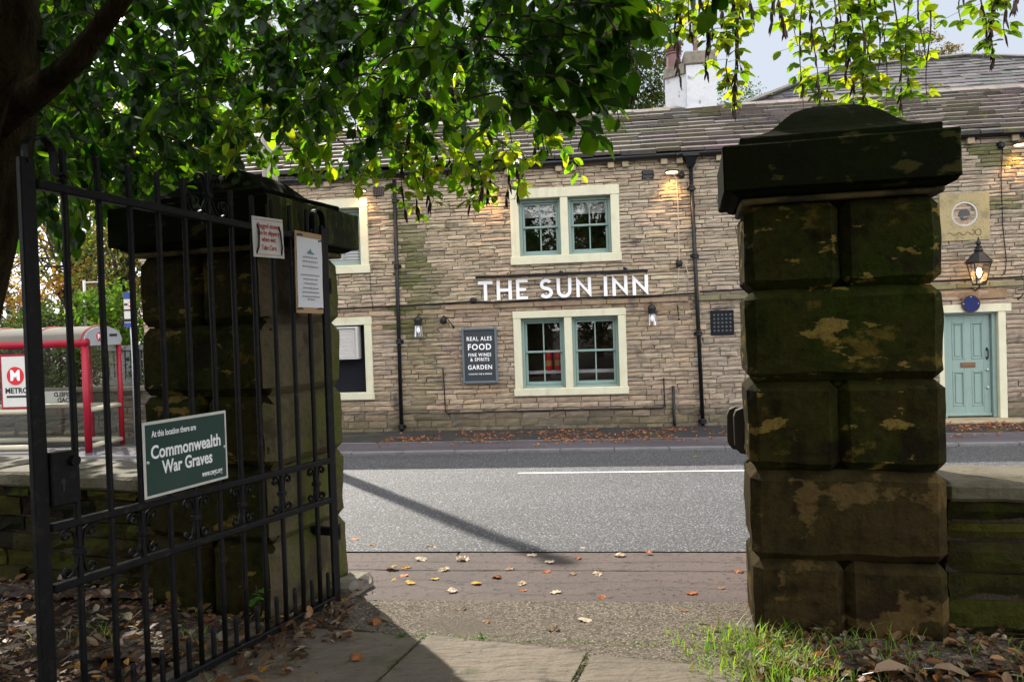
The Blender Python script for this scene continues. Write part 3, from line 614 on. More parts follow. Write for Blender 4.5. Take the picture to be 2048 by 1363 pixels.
# big raised name
zb, ztp = wp(1000, 596)[1], wp(1000, 556.5)[1]
nm = thing('name_sign', on_wall(wp(1130, 575)[0], zb), 'raised white capital letters spelling the inn name on the facade', 'sign')
t_c = wp(1130, 575)[0]; Hh = .405; base = 2.325
def cap_letter(ch_, px0, px1):
    sc = 4.7; x0 = wp(940 + px0 / sc, 575)[0] - t_c; x1 = wp(940 + px1 / sc, 575)[0] - t_c; z0 = base - zb; z1 = z0 + Hh; w_ = .068; b = MB(); y0, y1 = -.085, -.045
    if ch_ == 'T': m_ = (x0 + x1) / 2; b.prism([(x0, z1), (x1, z1), (x1, z1 - w_), (m_ + w_ / 2, z1 - w_), (m_ + w_ / 2, z0), (m_ - w_ / 2, z0), (m_ - w_ / 2, z1 - w_), (x0, z1 - w_)][::-1], y0, y1)
    if ch_ == 'H':
        h0, h1 = (z0 + z1) / 2 - .03, (z0 + z1) / 2 + .035
        b.prism([(x0, z0), (x0 + w_, z0), (x0 + w_, h0), (x1 - w_, h0), (x1 - w_, z0), (x1, z0), (x1, z1), (x1 - w_, z1), (x1 - w_, h1), (x0 + w_, h1), (x0 + w_, z1), (x0, z1)], y0, y1)
    if ch_ == 'E':
        m_ = (z0 + z1) / 2; b.prism([(x0, z0), (x1, z0), (x1, z0 + w_ * .85), (x0 + w_, z0 + w_ * .85), (x0 + w_, m_ - .03), (x1 - .035, m_ - .03), (x1 - .035, m_ + .03), (x0 + w_, m_ + .03), (x0 + w_, z1 - w_ * .85), (x1, z1 - w_ * .85), (x1, z1), (x0, z1)], y0, y1)
    if ch_ == 'I': b.prism([(x0, z0), (x1, z0), (x1, z1), (x0, z1)], y0, y1)
    if ch_ == 'N': b.prism([(x0, z0), (x0 + w_, z0), (x0 + w_, z1 - .14), (x1 - .012, z0), (x1, z0), (x1, z1), (x1 - w_, z1), (x1 - w_, z0 + .14), (x0 + .012, z1), (x0, z1)], y0, y1)
    if ch_ == 'U':
        r = (x1 - x0) / 2 - w_ / 2; c = (x0 + x1) / 2; zc = z0 + r + w_ / 2
        b.strip([(x0 + w_ / 2, z1)] + [(c + r * math.cos(a_), zc + r * math.sin(a_)) for a_ in [math.pi + i * math.pi / 12 for i in range(13)]] + [(x1 - w_ / 2, z1)], w_, y0, y1)
    if ch_ == 'S':
        wd = x1 - x0; c = (x0 + x1) / 2; r1 = (Hh - w_) * .245; r2 = (Hh - w_) * .255; rx1 = wd / 2 - w_ / 2 - .012; rx2 = wd / 2 - w_ / 2; zc1 = z1 - w_ / 2 - r1; zc2 = z0 + w_ / 2 + r2
        p = [(c + rx1 * math.cos(a_), zc1 + r1 * math.sin(a_)) for a_ in [math.radians(28 + i * (262 - 28) / 14) for i in range(15)]]
        p += [(c + rx2 * math.cos(a_), zc2 + r2 * math.sin(a_)) for a_ in [math.radians(82 - i * (82 + 152) / 14) for i in range(15)]]
        b.strip(p, w_, y0, y1)
    m_ = (x0 + x1) / 2; b.box((m_ - .012, -.05, z0 + .1), (m_ + .012, .0, z0 + .12)); b.build('letter', M['lettering'], nm)
for ch_, p0, p1 in (('T', 82, 217), ('H', 255, 395), ('E', 437, 545), ('S', 655, 780), ('U', 817, 955), ('N', 1000, 1140), ('I', 1258, 1290), ('N', 1338, 1480), ('N', 1527, 1673)): cap_letter(ch_, p0, p1)
a0, b0 = wp(955, 555)[0], wp(1294, 540)[0]; zz = wp(1130, 548)[1] - .01
lb = thing('trough_light', on_wall((a0 + b0) / 2, zz), 'long slim black trough light mounted above the raised white lettering', 'light bar'); hl = (b0 - a0) / 2
b = MB(); b.box((-hl, -.30, -.035), (hl, -.235, .03), .01); b.build('housing', M['black'], lb)
for x in (-hl * .62, 0, hl * .75): b = MB(); b.tube([(x, -.27, .03), (x, -.2, .07), (x, 0, .075)], .012, 6); b.box((x - .04, -.02, .03), (x + .04, 0, .11), .004); b.build('arm', M['black'], lb)

# menu board
A, Z0 = wp(928, 764); B_, Z1 = wp(994, 656); cx = (A + B_) / 2; cz = (Z0 + Z1) / 2; hw, hh = (B_ - A) / 2, (wp(960, 655)[1] - wp(962, 765)[1]) / 2
bd = thing('hanging_board', on_wall(cx, cz), 'framed charcoal board listing ales, food, wines and garden in white capitals', 'sign')
b = MB(); b.box((-hw + .03, -.1, -hh + .03), (hw - .03, -.04, hh - .03)); b.build('panel', M['board'], bd)
b = MB(); b.box((-hw, -.125, -hh), (-hw + .045, -.03, hh), .006); b.box((hw - .045, -.125, -hh), (hw, -.03, hh), .006); b.box((-hw + .045, -.124, hh - .045), (hw - .045, -.03, hh), .006); b.box((-hw + .045, -.124, -hh), (hw - .045, -.03, -hh + .045), .006); b.build('frame', M['boardframe'], bd)
for s_, z, size, bo, spc, tw in (('REAL ALES', hh * .60, .120, .012, 1.2, .53), ('FOOD', hh * .30, .175, .018, 1.15, .49), ('FINE WINES', hh * .02, .098, .014, 1.2, .48), ('& SPIRITS', -hh * .15, .098, .014, 1.2, .40), ('GARDEN', -hh * .43, .132, .016, 1.15, .51), ('COUNTRY PUB & DINING', -hh * .67, .042, .016, 1.2, .49)):
    t_ = MB(); text_into(t_, s_, size, T(0, -.106, z), bold=bo, depth=.003, spacing=spc)
    wd = max(p.x for p in t_.v) - min(p.x for p in t_.v); k = tw / wd
    for p in t_.v: p.x *= k
    t_.build('lettering', M['lettering'], bd)

# lamps on the wall
def soffit(px, py, label):
    t, z = wp(px, py); o = thing('eaves_lamp', on_wall(t, z), label, 'lamp', 'round lamps under the eaves')
    b = MB(); b.lathe([(.10, .03), (.14, .012), (.145, -.004), (.13, -.012)], (0, -.26, 0), 18); b.tube([(.0, -.22, .02), (.03, -.1, .05), (.04, 0, .05)], .016, 6); b.build('housing', M['lampbody'], o)
    b = MB(); b.lathe([(.118, -.016), (.10, -.022)], (0, -.26, 0), 18); b.build('lens', M['glow'], o)
    l = bpy.data.lights.new('lamp_glow', 'SPOT'); l.energy = 30; l.color = (1, .50, .14); l.spot_size = math.radians(100); l.spot_blend = .9; l.shadow_soft_size = .05
    lo = bpy.data.objects.new('lamp_glow', l); C.objects.link(lo); lo.parent = o; lo.location = (0, -.22, -.05); lo.rotation_euler = Vector((0, -.30, .95)).to_track_quat('Z', 'Y').to_euler()
soffit(727, 385, 'lit round eaves lamp over the blinded upper left window'); soffit(980, 373, 'lit round eaves lamp left of the middle upper window, half behind leaves')
soffit(1341, 348, 'lit round eaves lamp between the upper window and the hopper drainpipe'); soffit(2028, 294, 'lit round eaves lamp at the far right, above the lantern door')
def hang_lamp(px, py, label):
    t, z = wp(px, py); o = thing('wall_lantern', on_wall(t, z), label, 'lantern', 'small glass wall lanterns')
    b = MB(); b.lathe([(.075, .0), (.07, .02), (.085, .12), (.06, .17), (.02, .2)], (0, -.17, .0), 14); b.tube([(0, -.17, .2), (0, -.12, .25), (.03, 0, .22)], .012, 6); b.lathe([(.06, 0), (.05, -.03)], (.04, -.0, .14), 12, 'y'); b.build('cap', M['lampbody'], o)
    b = MB(); b.lathe([(.065, 0), (.085, -.23)], (0, -.17, 0), 14, caps=False); b.build('glass_shade', M['lampglass'], o, True)
    b = MB()
    for k in range(5): a_ = k * 1.2566; b.tube([(.066 * math.cos(a_), -.17 + .066 * math.sin(a_), 0), (.088 * math.cos(a_), -.17 + .088 * math.sin(a_), -.235)], .006, 4)
    b.build('cage', M['steel'], o)
    b = MB(); b.lathe([(.012, -.01), (.03, -.06), (.038, -.1), (.02, -.14), (.004, -.15)], (0, -.17, 0), 12); b.build('bulb', M['glowcool'], o, True)
hang_lamp(840, 651, 'small caged glass lantern between the left drainpipe and the hanging board'); hang_lamp(1303, 628, 'small caged glass lantern right of the lower middle window')
t, z = wp(1940, 570)
ln = thing('door_lantern', on_wall(t, z), 'large tapered lit lantern with a finial above the teal door', 'lantern'); y = -.38
b = MB()
for k in range(4):
    a_ = math.pi / 4 + k * math.pi / 2; b.tube([(.115 * math.cos(a_), y + .115 * math.sin(a_), .0), (.215 * math.cos(a_), y + .215 * math.sin(a_), .40)], .011, 5)
b.lathe([(.12, -.02), (.125, .01)], (0, y, 0), 4); b.lathe([(.235, .39), (.24, .42)], (0, y, 0), 4); b.build('frame', M['lampbody'], ln)
b = MB(); b.lathe([(.25, .42), (.22, .45), (.12, .57), (.07, .62), (.085, .65), (.055, .68), (.06, .72), (.03, .74), (.045, .77), (.045, .80), (.02, .83), (.012, .90)], (0, y, 0), 8); b.build('roof', M['lampbody'], ln)
b = MB(); b.lathe([(.108, .0), (.205, .39)], (0, y, 0), 4, caps=False); b.build('glazing', M['lampglass'], ln)
b = MB(); b.lathe([(.01, .13), (.035, .17), (.05, .23), (.035, .28), (.02, .31)], (0, y, 0), 12); b.build('bulb', mat('lit_bulb', (1, .8, .5), .4, emit=(1, .55, .18), estr=9), ln, True)
b = MB(); b.tube([(0, y, -.02), (0, y, -.06), (0, -.2, -.12), (0, 0, -.03)], .014, 6); b.build('bracket', M['lampbody'], ln)
l = bpy.data.lights.new('bulb_light', 'POINT'); l.energy = 4; l.color = (1, .6, .25); l.shadow_soft_size = .05; lo = bpy.data.objects.new('bulb_light', l); C.objects.link(lo); lo.parent = ln; lo.location = (0, y - .075, .22)

# other fixtures on the facade
t, z = wp(1938, 607); o = thing('blue_plaque', on_wall(t, z), 'round dark blue plaque with a brown rim over the teal door', 'plaque')
b = MB(); b.lathe([(.175, -.06), (.175, -.085), (.16, -.095), (.155, -.085)], (0, 0, 0), 32, 'y'); b.build('rim', M['brass'], o); b = MB(); b.lathe([(.156, -.05), (.154, -.089)], (0, 0, 0), 32, 'y'); b.build('disc', M['plaque'], o)
for x, zz in ((0, .13), (-.135, 0), (.135, 0)): b = MB(); b.lathe([(.012, -.085), (.01, -.092)], (x, 0, zz), 8, 'y'); b.build('stud', M['steel'], o)
t, z = wp(1927, 434); o = thing('date_stone', on_wall(t, z), 'square carved stone with a round recessed centre, above the door lantern', 'carved stone')
b = MB(); hw = .46; n = 24; ring = [(.25 * math.cos(i * 2 * math.pi / n), .05 + .25 * math.sin(i * 2 * math.pi / n)) for i in range(n)]
sq = []
for i in range(n):
    a_ = i * 2 * math.pi / n; c_, s_ = math.cos(a_), math.sin(a_); k = hw / max(abs(c_), abs(s_)); sq.append((c_ * k, s_ * k))
b.add([(x, -.055, zz) for x, zz in ring] + [(x, -.055, zz) for x, zz in sq] + [(x, 0, zz) for x, zz in sq] + [(x, -.01, zz) for x, zz in ring], [(i, (i + 1) % n, n + (i + 1) % n, n + i) for i in range(n)] + [(n + i, n + (i + 1) % n, 2 * n + (i + 1) % n, 2 * n + i) for i in range(n)] + [(i, 3 * n + i, 3 * n + (i + 1) % n, (i + 1) % n) for i in range(n)])
b.build('slab', mat('yellow_carved_stone', (.31, .25, .13), .85, noises=((4, .5, .7, (.19, .16, .09)), (30, .5, .7, .75)), bump=((30, .006),)), o)
b = MB(); b.lathe([(.245, -.012), (.245, -.05), (.215, -.055), (.20, -.02)], (0, 0, .05), 28, 'y', False); b.build('ring', mat('pale_ring_stone', (.42, .40, .37), .8), o)
b = MB(); b.lathe([(.20, -.012), (.195, -.022)], (0, 0, .05), 28, 'y'); b.build('recess', mat('pink_stone', (.33, .22, .14), .85), o)
b = MB(); b.lathe([(.115, -.02), (.11, -.045)], (0, 0, .05), 8, 'y'); b.build('boss', mat('dark_slate', (.06, .06, .065), .7), o)
b = MB()
for i in range(14):
    x = -.33 + i * .035; b.tube([(x, -.056, -.33 + .03 * math.sin(i * 1.3)), (x + .036, -.056, -.33 + .03 * math.sin((i + 1) * 1.3))], .006, 4)
b.tube([(.24 + .055 * math.cos(a_ * .4), -.056, -.31 + .06 * math.sin(a_ * .4)) for a_ in range(17)], .006, 4); b.tube([(.13 + .04 * math.cos(1.9 - a_ * .3), -.056, -.30 + .045 * math.sin(1.9 - a_ * .3)) for a_ in range(12)], .006, 4)
b.build('incised_scroll', M['pod'], o)
def vent(px0, py0, px1, py1, label, style, M_=M['darkpanel']):
    a, z1 = wp(px0, py0); b_, z0 = wp(px1, py1); o = thing('wall_vent', on_wall((a + b_) / 2, (z0 + z1) / 2), label, 'vent', 'vents on the pub wall'); hw, hh = (b_ - a) / 2, (z1 - z0) / 2
    f = MB(); f.box((-hw, -.05, -hh), (hw, .0, hh), .006); f.build('plate', M_, o)
    if style == 'grid':
        f = MB(); 
        for i in range(6): x = lerp(-hw * .9, hw * .9, i / 5); f.box((x - .008, -.07, -hh * .9), (x + .008, -.052, hh * .9))
        for i in range(4): zz = lerp(-hh * .8, hh * .8, i / 3); f.box((-hw * .9, -.064, zz - .008), (hw * .9, -.055, zz + .008))
        f.build('grille', mat('rusty_grille', (.09, .07, .065), .7), o)
    if style == 'holes':
        f = MB()
        for i in range(5):
            for j in range(5): f.lathe([(.022, -.052), (.02, -.054)], (-.16 + i * .08, 0, -.16 + j * .08), 8, 'y')
        f.build('holes', mat('grey_vent_hole', (.07, .08, .085), .6), o)
    if style == 'bricks':
        f = MB(); f.box((-hw * .86, -.058, .01), (hw * .86, -.05, hh * .8), .003); f.box((-hw * .86, -.058, -hh * .8), (hw * .86, -.05, -.01), .003); f.build('brick_face', mat('sooty_brick', (.035, .036, .04), .6), o)
vent(747, 374, 768, 392, 'square dark grid vent left of the top of the left drainpipe', 'grid'); vent(1283, 342, 1307, 358, 'small flat black vent above right of the upper middle window', 'bricks')
vent(1420, 621, 1468, 669, 'large square black plate vent right of the hopper drainpipe', 'holes'); vent(1034, 349, 1046, 361, 'tiny dark box vent under the eaves behind the leaves', 'bricks')
a, z1 = wp(640, 655); b_, z0 = wp(720, 717); o = thing('extractor_vent', on_wall(b_, z0), 'grey louvred extractor box fixed in the blanked lower left window', 'extractor vent')
f = MB(); wv, hv = b_ - a, z1 - z0; f.box((-wv, -.12, 0), (-wv + .04, .12, hv)); f.box((-.045, -.12, 0), (0, .12, hv), .004); f.box((-wv + .04, -.12, hv - .04), (-.045, .12, hv)); f.box((-wv + .04, -.12, 0), (-.045, .12, .04)); f.box((-wv + .04, .05, .04), (-.045, .11, hv - .04)); f.build('casing', M['grille'], o)
f = MB(); k = 14
for i in range(k):
    zz = lerp(.05, hv - .09, i / (k - 1)); f.add([(-wv + .04, -.1, zz), (-.045, -.1, zz), (-.045, -.05, zz + .03), (-wv + .04, -.05, zz + .03), (-wv + .04, -.1, zz + .012), (-.045, -.1, zz + .012), (-.045, -.05, zz + .042), (-wv + .04, -.05, zz + .042)], [(0, 1, 2, 3), (4, 5, 6, 7), (0, 1, 5, 4)])
f.build('louvres', mat('pale_louvre', (.6, .58, .55), .5), o)
def camera_dome(px, py, label):
    t, z = wp(px, py); o = thing('junction_box', on_wall(t, z), label, 'junction box', 'black boxes on the cable runs'); f = MB(); f.lathe([(.07, 0), (.07, -.06), (.055, -.1), (.03, -.12)], (0, 0, 0), 14, 'y'); f.build('cover', M['lampbody'], o)
    f = MB(); f.lathe([(.09, .0), (.09, -.02)], (0, 0, 0), 14, 'y'); f.build('base_plate', M['lampbody'], o)
camera_dome(947, 601, 'round black junction box on the cable below the first white letter'); camera_dome(1362, 351, 'round black junction box beside the hopper of the right drainpipe')
camera_dome(1358, 527, 'small black junction box on the pale cable left of the right drainpipe'); camera_dome(1999, 292, 'black junction box beside the rightmost eaves lamp'); camera_dome(888, 641, 'round black camera dome beside the bracket above the hanging board')
def bracket(px, py, label, s=1):
    t, z = wp(px, py); o = thing('hanging_bracket', on_wall(t, z), label, 'bracket', 'black iron brackets for hanging baskets')
    f = MB(); f.box((-.02, -.02, -.2), (.02, 0, .2), .004); f.build('back_plate', M['black'], o)
    f = MB(); f.tube([(0, -.01, .05), (-.05 * s, -.3, .06), (-.06 * s, -.36, .10)], .012, 6); f.tube([(0, -.01, -.14), (-.02 * s, -.12, -.05), (-.04 * s, -.24, .05)], .010, 6); f.build('arm', M['black'], o)
bracket(907, 640, 'black iron bracket above left of the hanging board', 2.4); bracket(1357, 620, 'thin black iron bracket left of the right drainpipe'); bracket(2035, 585, 'black iron bracket at the far right, by the door lintel', -1.5)
def cable(name, pts, r, m, label, cat='cable', group=None, y=-.06):
    W_ = [wp(*p) for p in pts]; o = thing(name, on_wall(*W_[0]), label, cat, group); f = MB()
    pp = [(a - W_[0][0], y + R.uniform(-.004, .004), b - W_[0][1]) for a, b in W_]; f.tube(pp, r, 6); f.build('run', m, o, True); return o
cable('cable_run', [(560, 622), (690, 617), (760, 614), (800, 612), (850, 609.5), (905, 606), (945, 603), (985, 605), (1050, 601), (1130, 597), (1210, 594), (1300, 592), (1392, 586.5)], .022, M['cable'], 'thick dark cable running along the facade under the white letters', group='cables on the pub wall', y=-.10)
cable('cable_run', [(1398, 584), (1470, 580), (1560, 576), (1700, 570), (1880, 562), (2048, 553), (2140, 549)], .018, M['cable'], 'dark cable along the stone ledge right of the right drainpipe', group='cables on the pub wall', y=-.10)
cable('conduit_pipe', [(887, 735), (890, 778), (892, 822), (896, 826), (1000, 822), (1150, 818), (1325, 815), (1329, 811), (1327, 755)], .013, M['cable'], 'thin dark conduit looping under the hanging board and lower middle window', 'conduit')
cable('stand_pipe', [(1346, 771), (1348, 842), (1349, 850)], .03, M['black'], 'short black pipe standing at the wall foot left of the right drainpipe', 'pipe')
cable('cable_run', [(1344, 345), (1352, 358), (1355, 400), (1357, 470), (1358, 525), (1356, 560), (1350, 590)], .009, M['palecable'], 'pale cable dropping from an eaves lamp left of the right drainpipe', group='cables on the pub wall', y=-.045)
cable('cable_run', [(1358, 528), (1370, 528), (1375, 545), (1376, 583)], .009, M['palecable'], 'short pale looped cable just left of the right drainpipe', group='cables on the pub wall', y=-.045)
cable('cable_run', [(2003, 297), (2000, 350), (2003, 450), (2010, 520), (2008, 545), (1995, 556)], .008, M['cable'], 'thin dark cable dropping right of the carved date stone', group='cables on the pub wall', y=-.045)
cable('cable_run', [(1352, 602), (1300, 603), (1299, 606)], .02, M['cable'], 'short dark conduit above the right hand small lantern', group='cables on the pub wall', y=-.06)
cable('cable_run', [(741, 545), (743, 590), (747, 612)], .006, M['cable'], 'thin dark cable below the upper left window sill', group='cables on the pub wall', y=-.045)
cable('roof_wire', [(1411, 250), (1404, 275), (1416, 290)], .012, M['lead'], 'loose pale wire curling on the slates below the chimney', 'wire', y=-.3) if False else None
for k, (px, lab) in enumerate(((1098, 'red fire extinguisher standing left on the window ledge'), (1117, 'red fire extinguisher standing right on the window ledge'))):
    t, z = wp(px, 745, .66); o = thing('fire_extinguisher', on_wall(t, .79, .66), lab, 'fire extinguisher', 'fire extinguishers in the window')
    f = MB(); f.lathe([(.07, 0), (.078, .01), (.078, .36), (.06, .43), (.025, .46)], (0, 0, 0), 16); f.build('cylinder', M['red'], o, True); f = MB(); f.box((-.03, -.05, .46), (.03, .03, .49), .005); f.box((-.02, -.09, .50), (.02, .03, .515)); f.build('valve', M['black'], o); f = MB(); f.lathe([(.0795, .10), (.0795, .22)], (0, 0, 0), 16, caps=False); f.build('label_band', M['extlabel'], o)

# ------------------------------------------------------------------ across the road on the left: bus shelter, stop, fence, low wall
zk = -.355
def at_ground(px, py, z): p = hit(px, py, (0, 0, z), (0, 0, 1)); return Vector((p.x, p.y, z))
s0 = at_ground(178, 904, zk); SH = Matrix.Translation(s0) @ Matrix.Rotation(-TH, 4, 'Z')
sh = thing('bus_shelter', SH, 'crimson framed bus shelter with barrel roof, glass panels and cream rails', 'bus shelter')
DP, LEFT, HB, HR = 1.04, -4.0, 2.02, 2.40
def post(x, y, r, h=HB, nm='post'): b = MB(); b.tube([(x, y, 0), (x, y, h)], r, 12); b.build(nm, M['metrored'], sh, True)
post(0, 0, .065); post(-.97, 0, .036); post(-2.05, 0, .036); post(0, DP, .05); post(-.62, DP, .024); post(-1.8, DP, .03); post(-3.0, DP, .03); post(-3.9, 0, .06); post(-3.9, DP, .05)
b = MB(); b.tube([(LEFT, 0, HB + .06), (.06, 0, HB + .06)], .085, 12); b.build('front_beam', M['metrored'], sh, True)
b = MB(); b.tube([(LEFT, DP, HB + .06), (.04, DP, HB + .06)], .06, 10); b.build('back_beam', M['metrored'], sh, True)
b = MB(); n = 12
arc = [(DP / 2 - DP * .56 * math.cos(i * math.pi / n), HB + .11 + .27 * math.sin(i * math.pi / n)) for i in range(n + 1)]
def half(y): return y
b.add([(x, y, z) for x in (LEFT, .03) for y, z in arc], [(i, i + 1, i + n + 2, i + n + 1) for i in range(n)]); b.build('roof_panel', M['perspex'], sh, True)
b = MB()
for x in (-2.0, -.98, -.02): b.tube([(x, y, z + .006) for y, z in arc], .016, 6)
b.build('roof_rib', M['metrored'], sh)
b = MB(); b.prism([(0, 0), (1, 1), (1, 0)], 0, .01) if False else None
ep = [(y, z) for y, z in arc]; b.add([(.045, .0, HB)] + [(.045, y, z - .01) for y, z in ep] + [(.045, DP, HB)] + [(.03, .0, HB)] + [(.03, y, z - .01) for y, z in ep] + [(.03, DP, HB)], [tuple(range(n + 3)), tuple(range(2 * (n + 3) - 1, n + 2, -1))] + [(i, i + n + 3, i + n + 4, i + 1) for i in range(n + 2)])
b.build('end_panel', mat('end_panel_white', (.30, .32, .34), .5), sh)
RX = Matrix.Rotation(math.radians(90), 4, 'Z')                                # lettering that faces the shelter's right-hand end
def disc(r, X, n=28, d=.006):
    b = MB(); b.X = X; b.lathe([(r, 0), (r, -d)], (0, 0, 0), n, 'y'); return b
E1 = T(.046, DP * .36, HB + .17) @ RX
disc(.085, E1).build('logo_disc', M['logored'], sh); b = MB(); text_into(b, 'M', .14, E1 @ T(0, -.009, 0), bold=.03, depth=.001); b.build('logo_letter', M['lettering'], sh)
b = MB(); b.X = T(.046, DP * .78, HB + .19) @ RX; b.box((-.12, -.006, -.02), (.12, 0, .03)); b.build('stop_plate', M['logoblack'], sh)
for nm, x0, x1, y in (('front_pane', -2.03, -.985, 0), ('front_pane', -3.84, -2.07, 0), ('back_pane', -.60, -.04, DP), ('back_pane', -1.78, -.64, DP), ('back_pane', -2.98, -1.82, DP)):
    b = MB(); b.add([(x0, y, .12), (x1, y, .12), (x1, y, HB - .03), (x0, y, HB - .03)], [(0, 1, 2, 3)]); b.build(nm, M['clear'], sh)
b = MB(); b.add([(0, .07, .12), (0, DP - .05, .12), (0, DP - .05, HB), (0, .07, HB)], [(0, 1, 2, 3)]); b.build('end_pane', M['clear'], sh)
for z in (.11, .80):
    for x0, x1, y in ((-2.02, -.99, 0), (-3.84, -2.08, 0), (-3.9, -.05, DP)): b = MB(); b.tube([(x0, y - .02, z), (x1, y - .02, z)], .055, 10); b.build('rail', M['railcream'], sh, True)
    b = MB(); b.tube([(0, .06, z), (0, DP - .04, z)], .05, 10); b.build('rail', M['railcream'], sh, True)
b = MB(); b.box((-1.72, -.05, .86), (-1.06, -.012, 1.90), .006); b.build('poster_case', M['metrored'], sh)
b = MB(); b.box((-1.68, -.056, .90), (-1.10, -.051, 1.86)); b.build('poster', M['signwhite'], sh)
PC = T(-1.40, -.058, 1.49)
disc(.175, PC).build('poster_disc', M['logored'], sh); b = MB(); text_into(b, 'M', .27, PC @ T(0, -.009, 0), bold=.035, depth=.001); b.build('poster_letter', M['lettering'], sh)
b = MB(); text_into(b, 'METRO', .145, T(-1.385, -.058, 1.205), bold=.03, depth=.002); b.build('poster_lettering', M['logoblack'], sh)
b = MB(); b.box((-1.60, -.0595, 1.075), (-1.18, -.0565, 1.115)); b.build('poster_strip', M['logoblack'], sh)
# stop flag
q = s0 + Vector((.40, .9, 0)); fp = thing('bus_stop_sign', Matrix.Translation((q.x, q.y, zk)) @ Matrix.Rotation(-TH, 4, 'Z'), 'bus stop flag with blue and white panels rising behind the shelter roof', 'bus stop sign')
b = MB(); b.tube([(.01, .09, 0), (.01, .09, 3.08)], .03, 10); b.build('pole', M['steel'], fp, True)
b = MB(); b.box((-.10, .03, 2.36), (.12, .05, 3.06), .004); b.build('flag_panel', M['signwhite'], fp)
b = MB(); b.box((-.10, .022, 2.93), (.12, .029, 3.06)); b.build('header_band', M['bluepanel'], fp)
b = MB(); b.box((-.10, .022, 2.36), (.12, .029, 2.45)); b.build('footer_band', M['bluepanel'], fp)
b = MB(); b.box((-.10, .022, 2.47), (.12, .029, 2.53)); b.box((-.10, .022, 2.69), (.12, .029, 2.72)); b.build('dark_band', M['logoblack'], fp)
disc(.05, T(.045, .029, 2.82)).build('logo_disc', M['logored'], fp); b = MB(); text_into(b, 'M', .08, T(.045, .021, 2.82), bold=.03, depth=.001); b.build('logo_letter', M['lettering'], fp)
b = MB(); b.box((-.085, .022, 2.80), (-.02, .029, 2.84)); b.build('bus_symbol', M['logoblack'], fp)
# low wall behind the shelter, fence on it
LW = SH @ T(0, 2.15, 0)
lw = thing('retaining_wall', LW, 'low dark stone wall running behind the bus shelter', 'wall')
b = MB(); b.m = 0; stones(b, -9, 1.72, -.05, .98, [], (.11, .17), (.3, .7), lambda t, z: jit((.10, .085, .062) if R.random() < .6 else (.07, .062, .046), .2), rough=.012); b.m = 1; b.c = (.99, 1, 1); b.box((-9, .0, -.1), (1.72, .4, .98)); b.build('stonework', [M['stone'], M['mortar']], lw)
b = MB(); t = -9
while t < 1.7: l = R.uniform(.6, 1.0); b.c = jit((.12, .105, .08), .15); b.box((t, -.06, .982), (min(1.75, t + l - .01), .42, 1.09), .02); t += l
b.build('coping', M['stone'], lw)
fn = thing('board_fence', LW @ T(0, .9, .95), 'weathered grey vertical board fence behind the bus shelter', 'fence')
b = MB(); x = -1.7
while x < 2.0: b.box((x, 0, -.6), (x + .10, .022, .98 + R.uniform(-.02, .02)), .004); x += .135
b.build('boards', M['timber'], fn)
for z in (.12, .92): b = MB(); b.box((-1.75, -.045, z), (2.05, -.002, z + .11), .005); b.build('rail', M['timber'], fn)
for x in (-.9, .65, 2.02): b = MB(); b.box((x, -.1, -.7), (x + .1, -.046, 1.16), .006); b.build('post', M['timber'], fn)
npl = thing('nameplate_reflection', LW @ T(-2.02, -.09, .90), 'reflection of a white street nameplate in the shelter glass, built as a plate with mirrored lettering', 'nameplate')  # solid plate standing in for a street sign mirrored in the glass
b = MB(); b.box((-.42, -.02, -.13), (.30, 0, .14), .004); b.build('plate', M['signwhite'], npl)
for s_, z, x in (('EFIELD', .06, .0), ('OAD', -.065, .03)): b = MB(); text_into(b, s_, .135, T(x, -.022, z) @ Matrix.Scale(-1, 4, (1, 0, 0)), bold=.03, depth=.001); b.build('lettering', M['logoblack'], npl)
# telegraph pole and slim post
p = hit(561, 800, (0, 14.25, 0), (0, 1, 0)); o = thing('telegraph_pole', (p.x, 14.25, zk), 'tall weathered timber pole on the far pavement behind the left gate pier', 'pole')
b = MB(); b.tube([(0, 0, -.2), (-.03, 0, 4), (-.05, .02, 9.6)], [.15, .14, .12], 12); b.build('shaft', M['pole'], o, True)
q = hit(170, 600, (0, 18.5, 0), (0, 1, 0)); o = thing('slim_post', (q.x, 18.5, -.35), 'slim white post standing in the shrubs behind the bus shelter', 'post'); b = MB(); b.tube([(0, 0, 0), (0, 0, 3.55)], .035, 8); b.build('shaft', M['signwhite'], o, True); b = MB(); b.tube([(0, 0, 3.5), (.5, 0, 3.5)], .02, 6); b.build('bracket', M['signwhite'], o)

# ------------------------------------------------------------------ gate piers
def rough_mesh(name, mb, m, parent, cuts=6, amp=.006, sc=5, smooth=False):
    o = mb.build(name, m, parent); bm = bmesh.new(); bm.from_mesh(o.data); bmesh.ops.remove_doubles(bm, verts=bm.verts, dist=1e-5)
    bmesh.ops.subdivide_edges(bm, edges=[e for e in bm.edges if e.calc_length() > .06], cuts=cuts, use_grid_fill=True)
    s = R.random() * 50
    for v in bm.verts:
        p = v.co * sc; k = Vector((noise.noise(p + Vector((s, 0, 0))), noise.noise(p + Vector((0, s, 9))), noise.noise(p + Vector((4, 0, s)))))
        k += .5 * Vector((noise.noise(p * 3.1 + Vector((s, 0, 0))), noise.noise(p * 3.1 + Vector((0, s, 9))), noise.noise(p * 3.1)))
        v.co += k * amp
    bmesh.ops.recalc_face_normals(bm, faces=bm.faces); bm.to_mesh(o.data); bm.free(); o.data.update(); return o
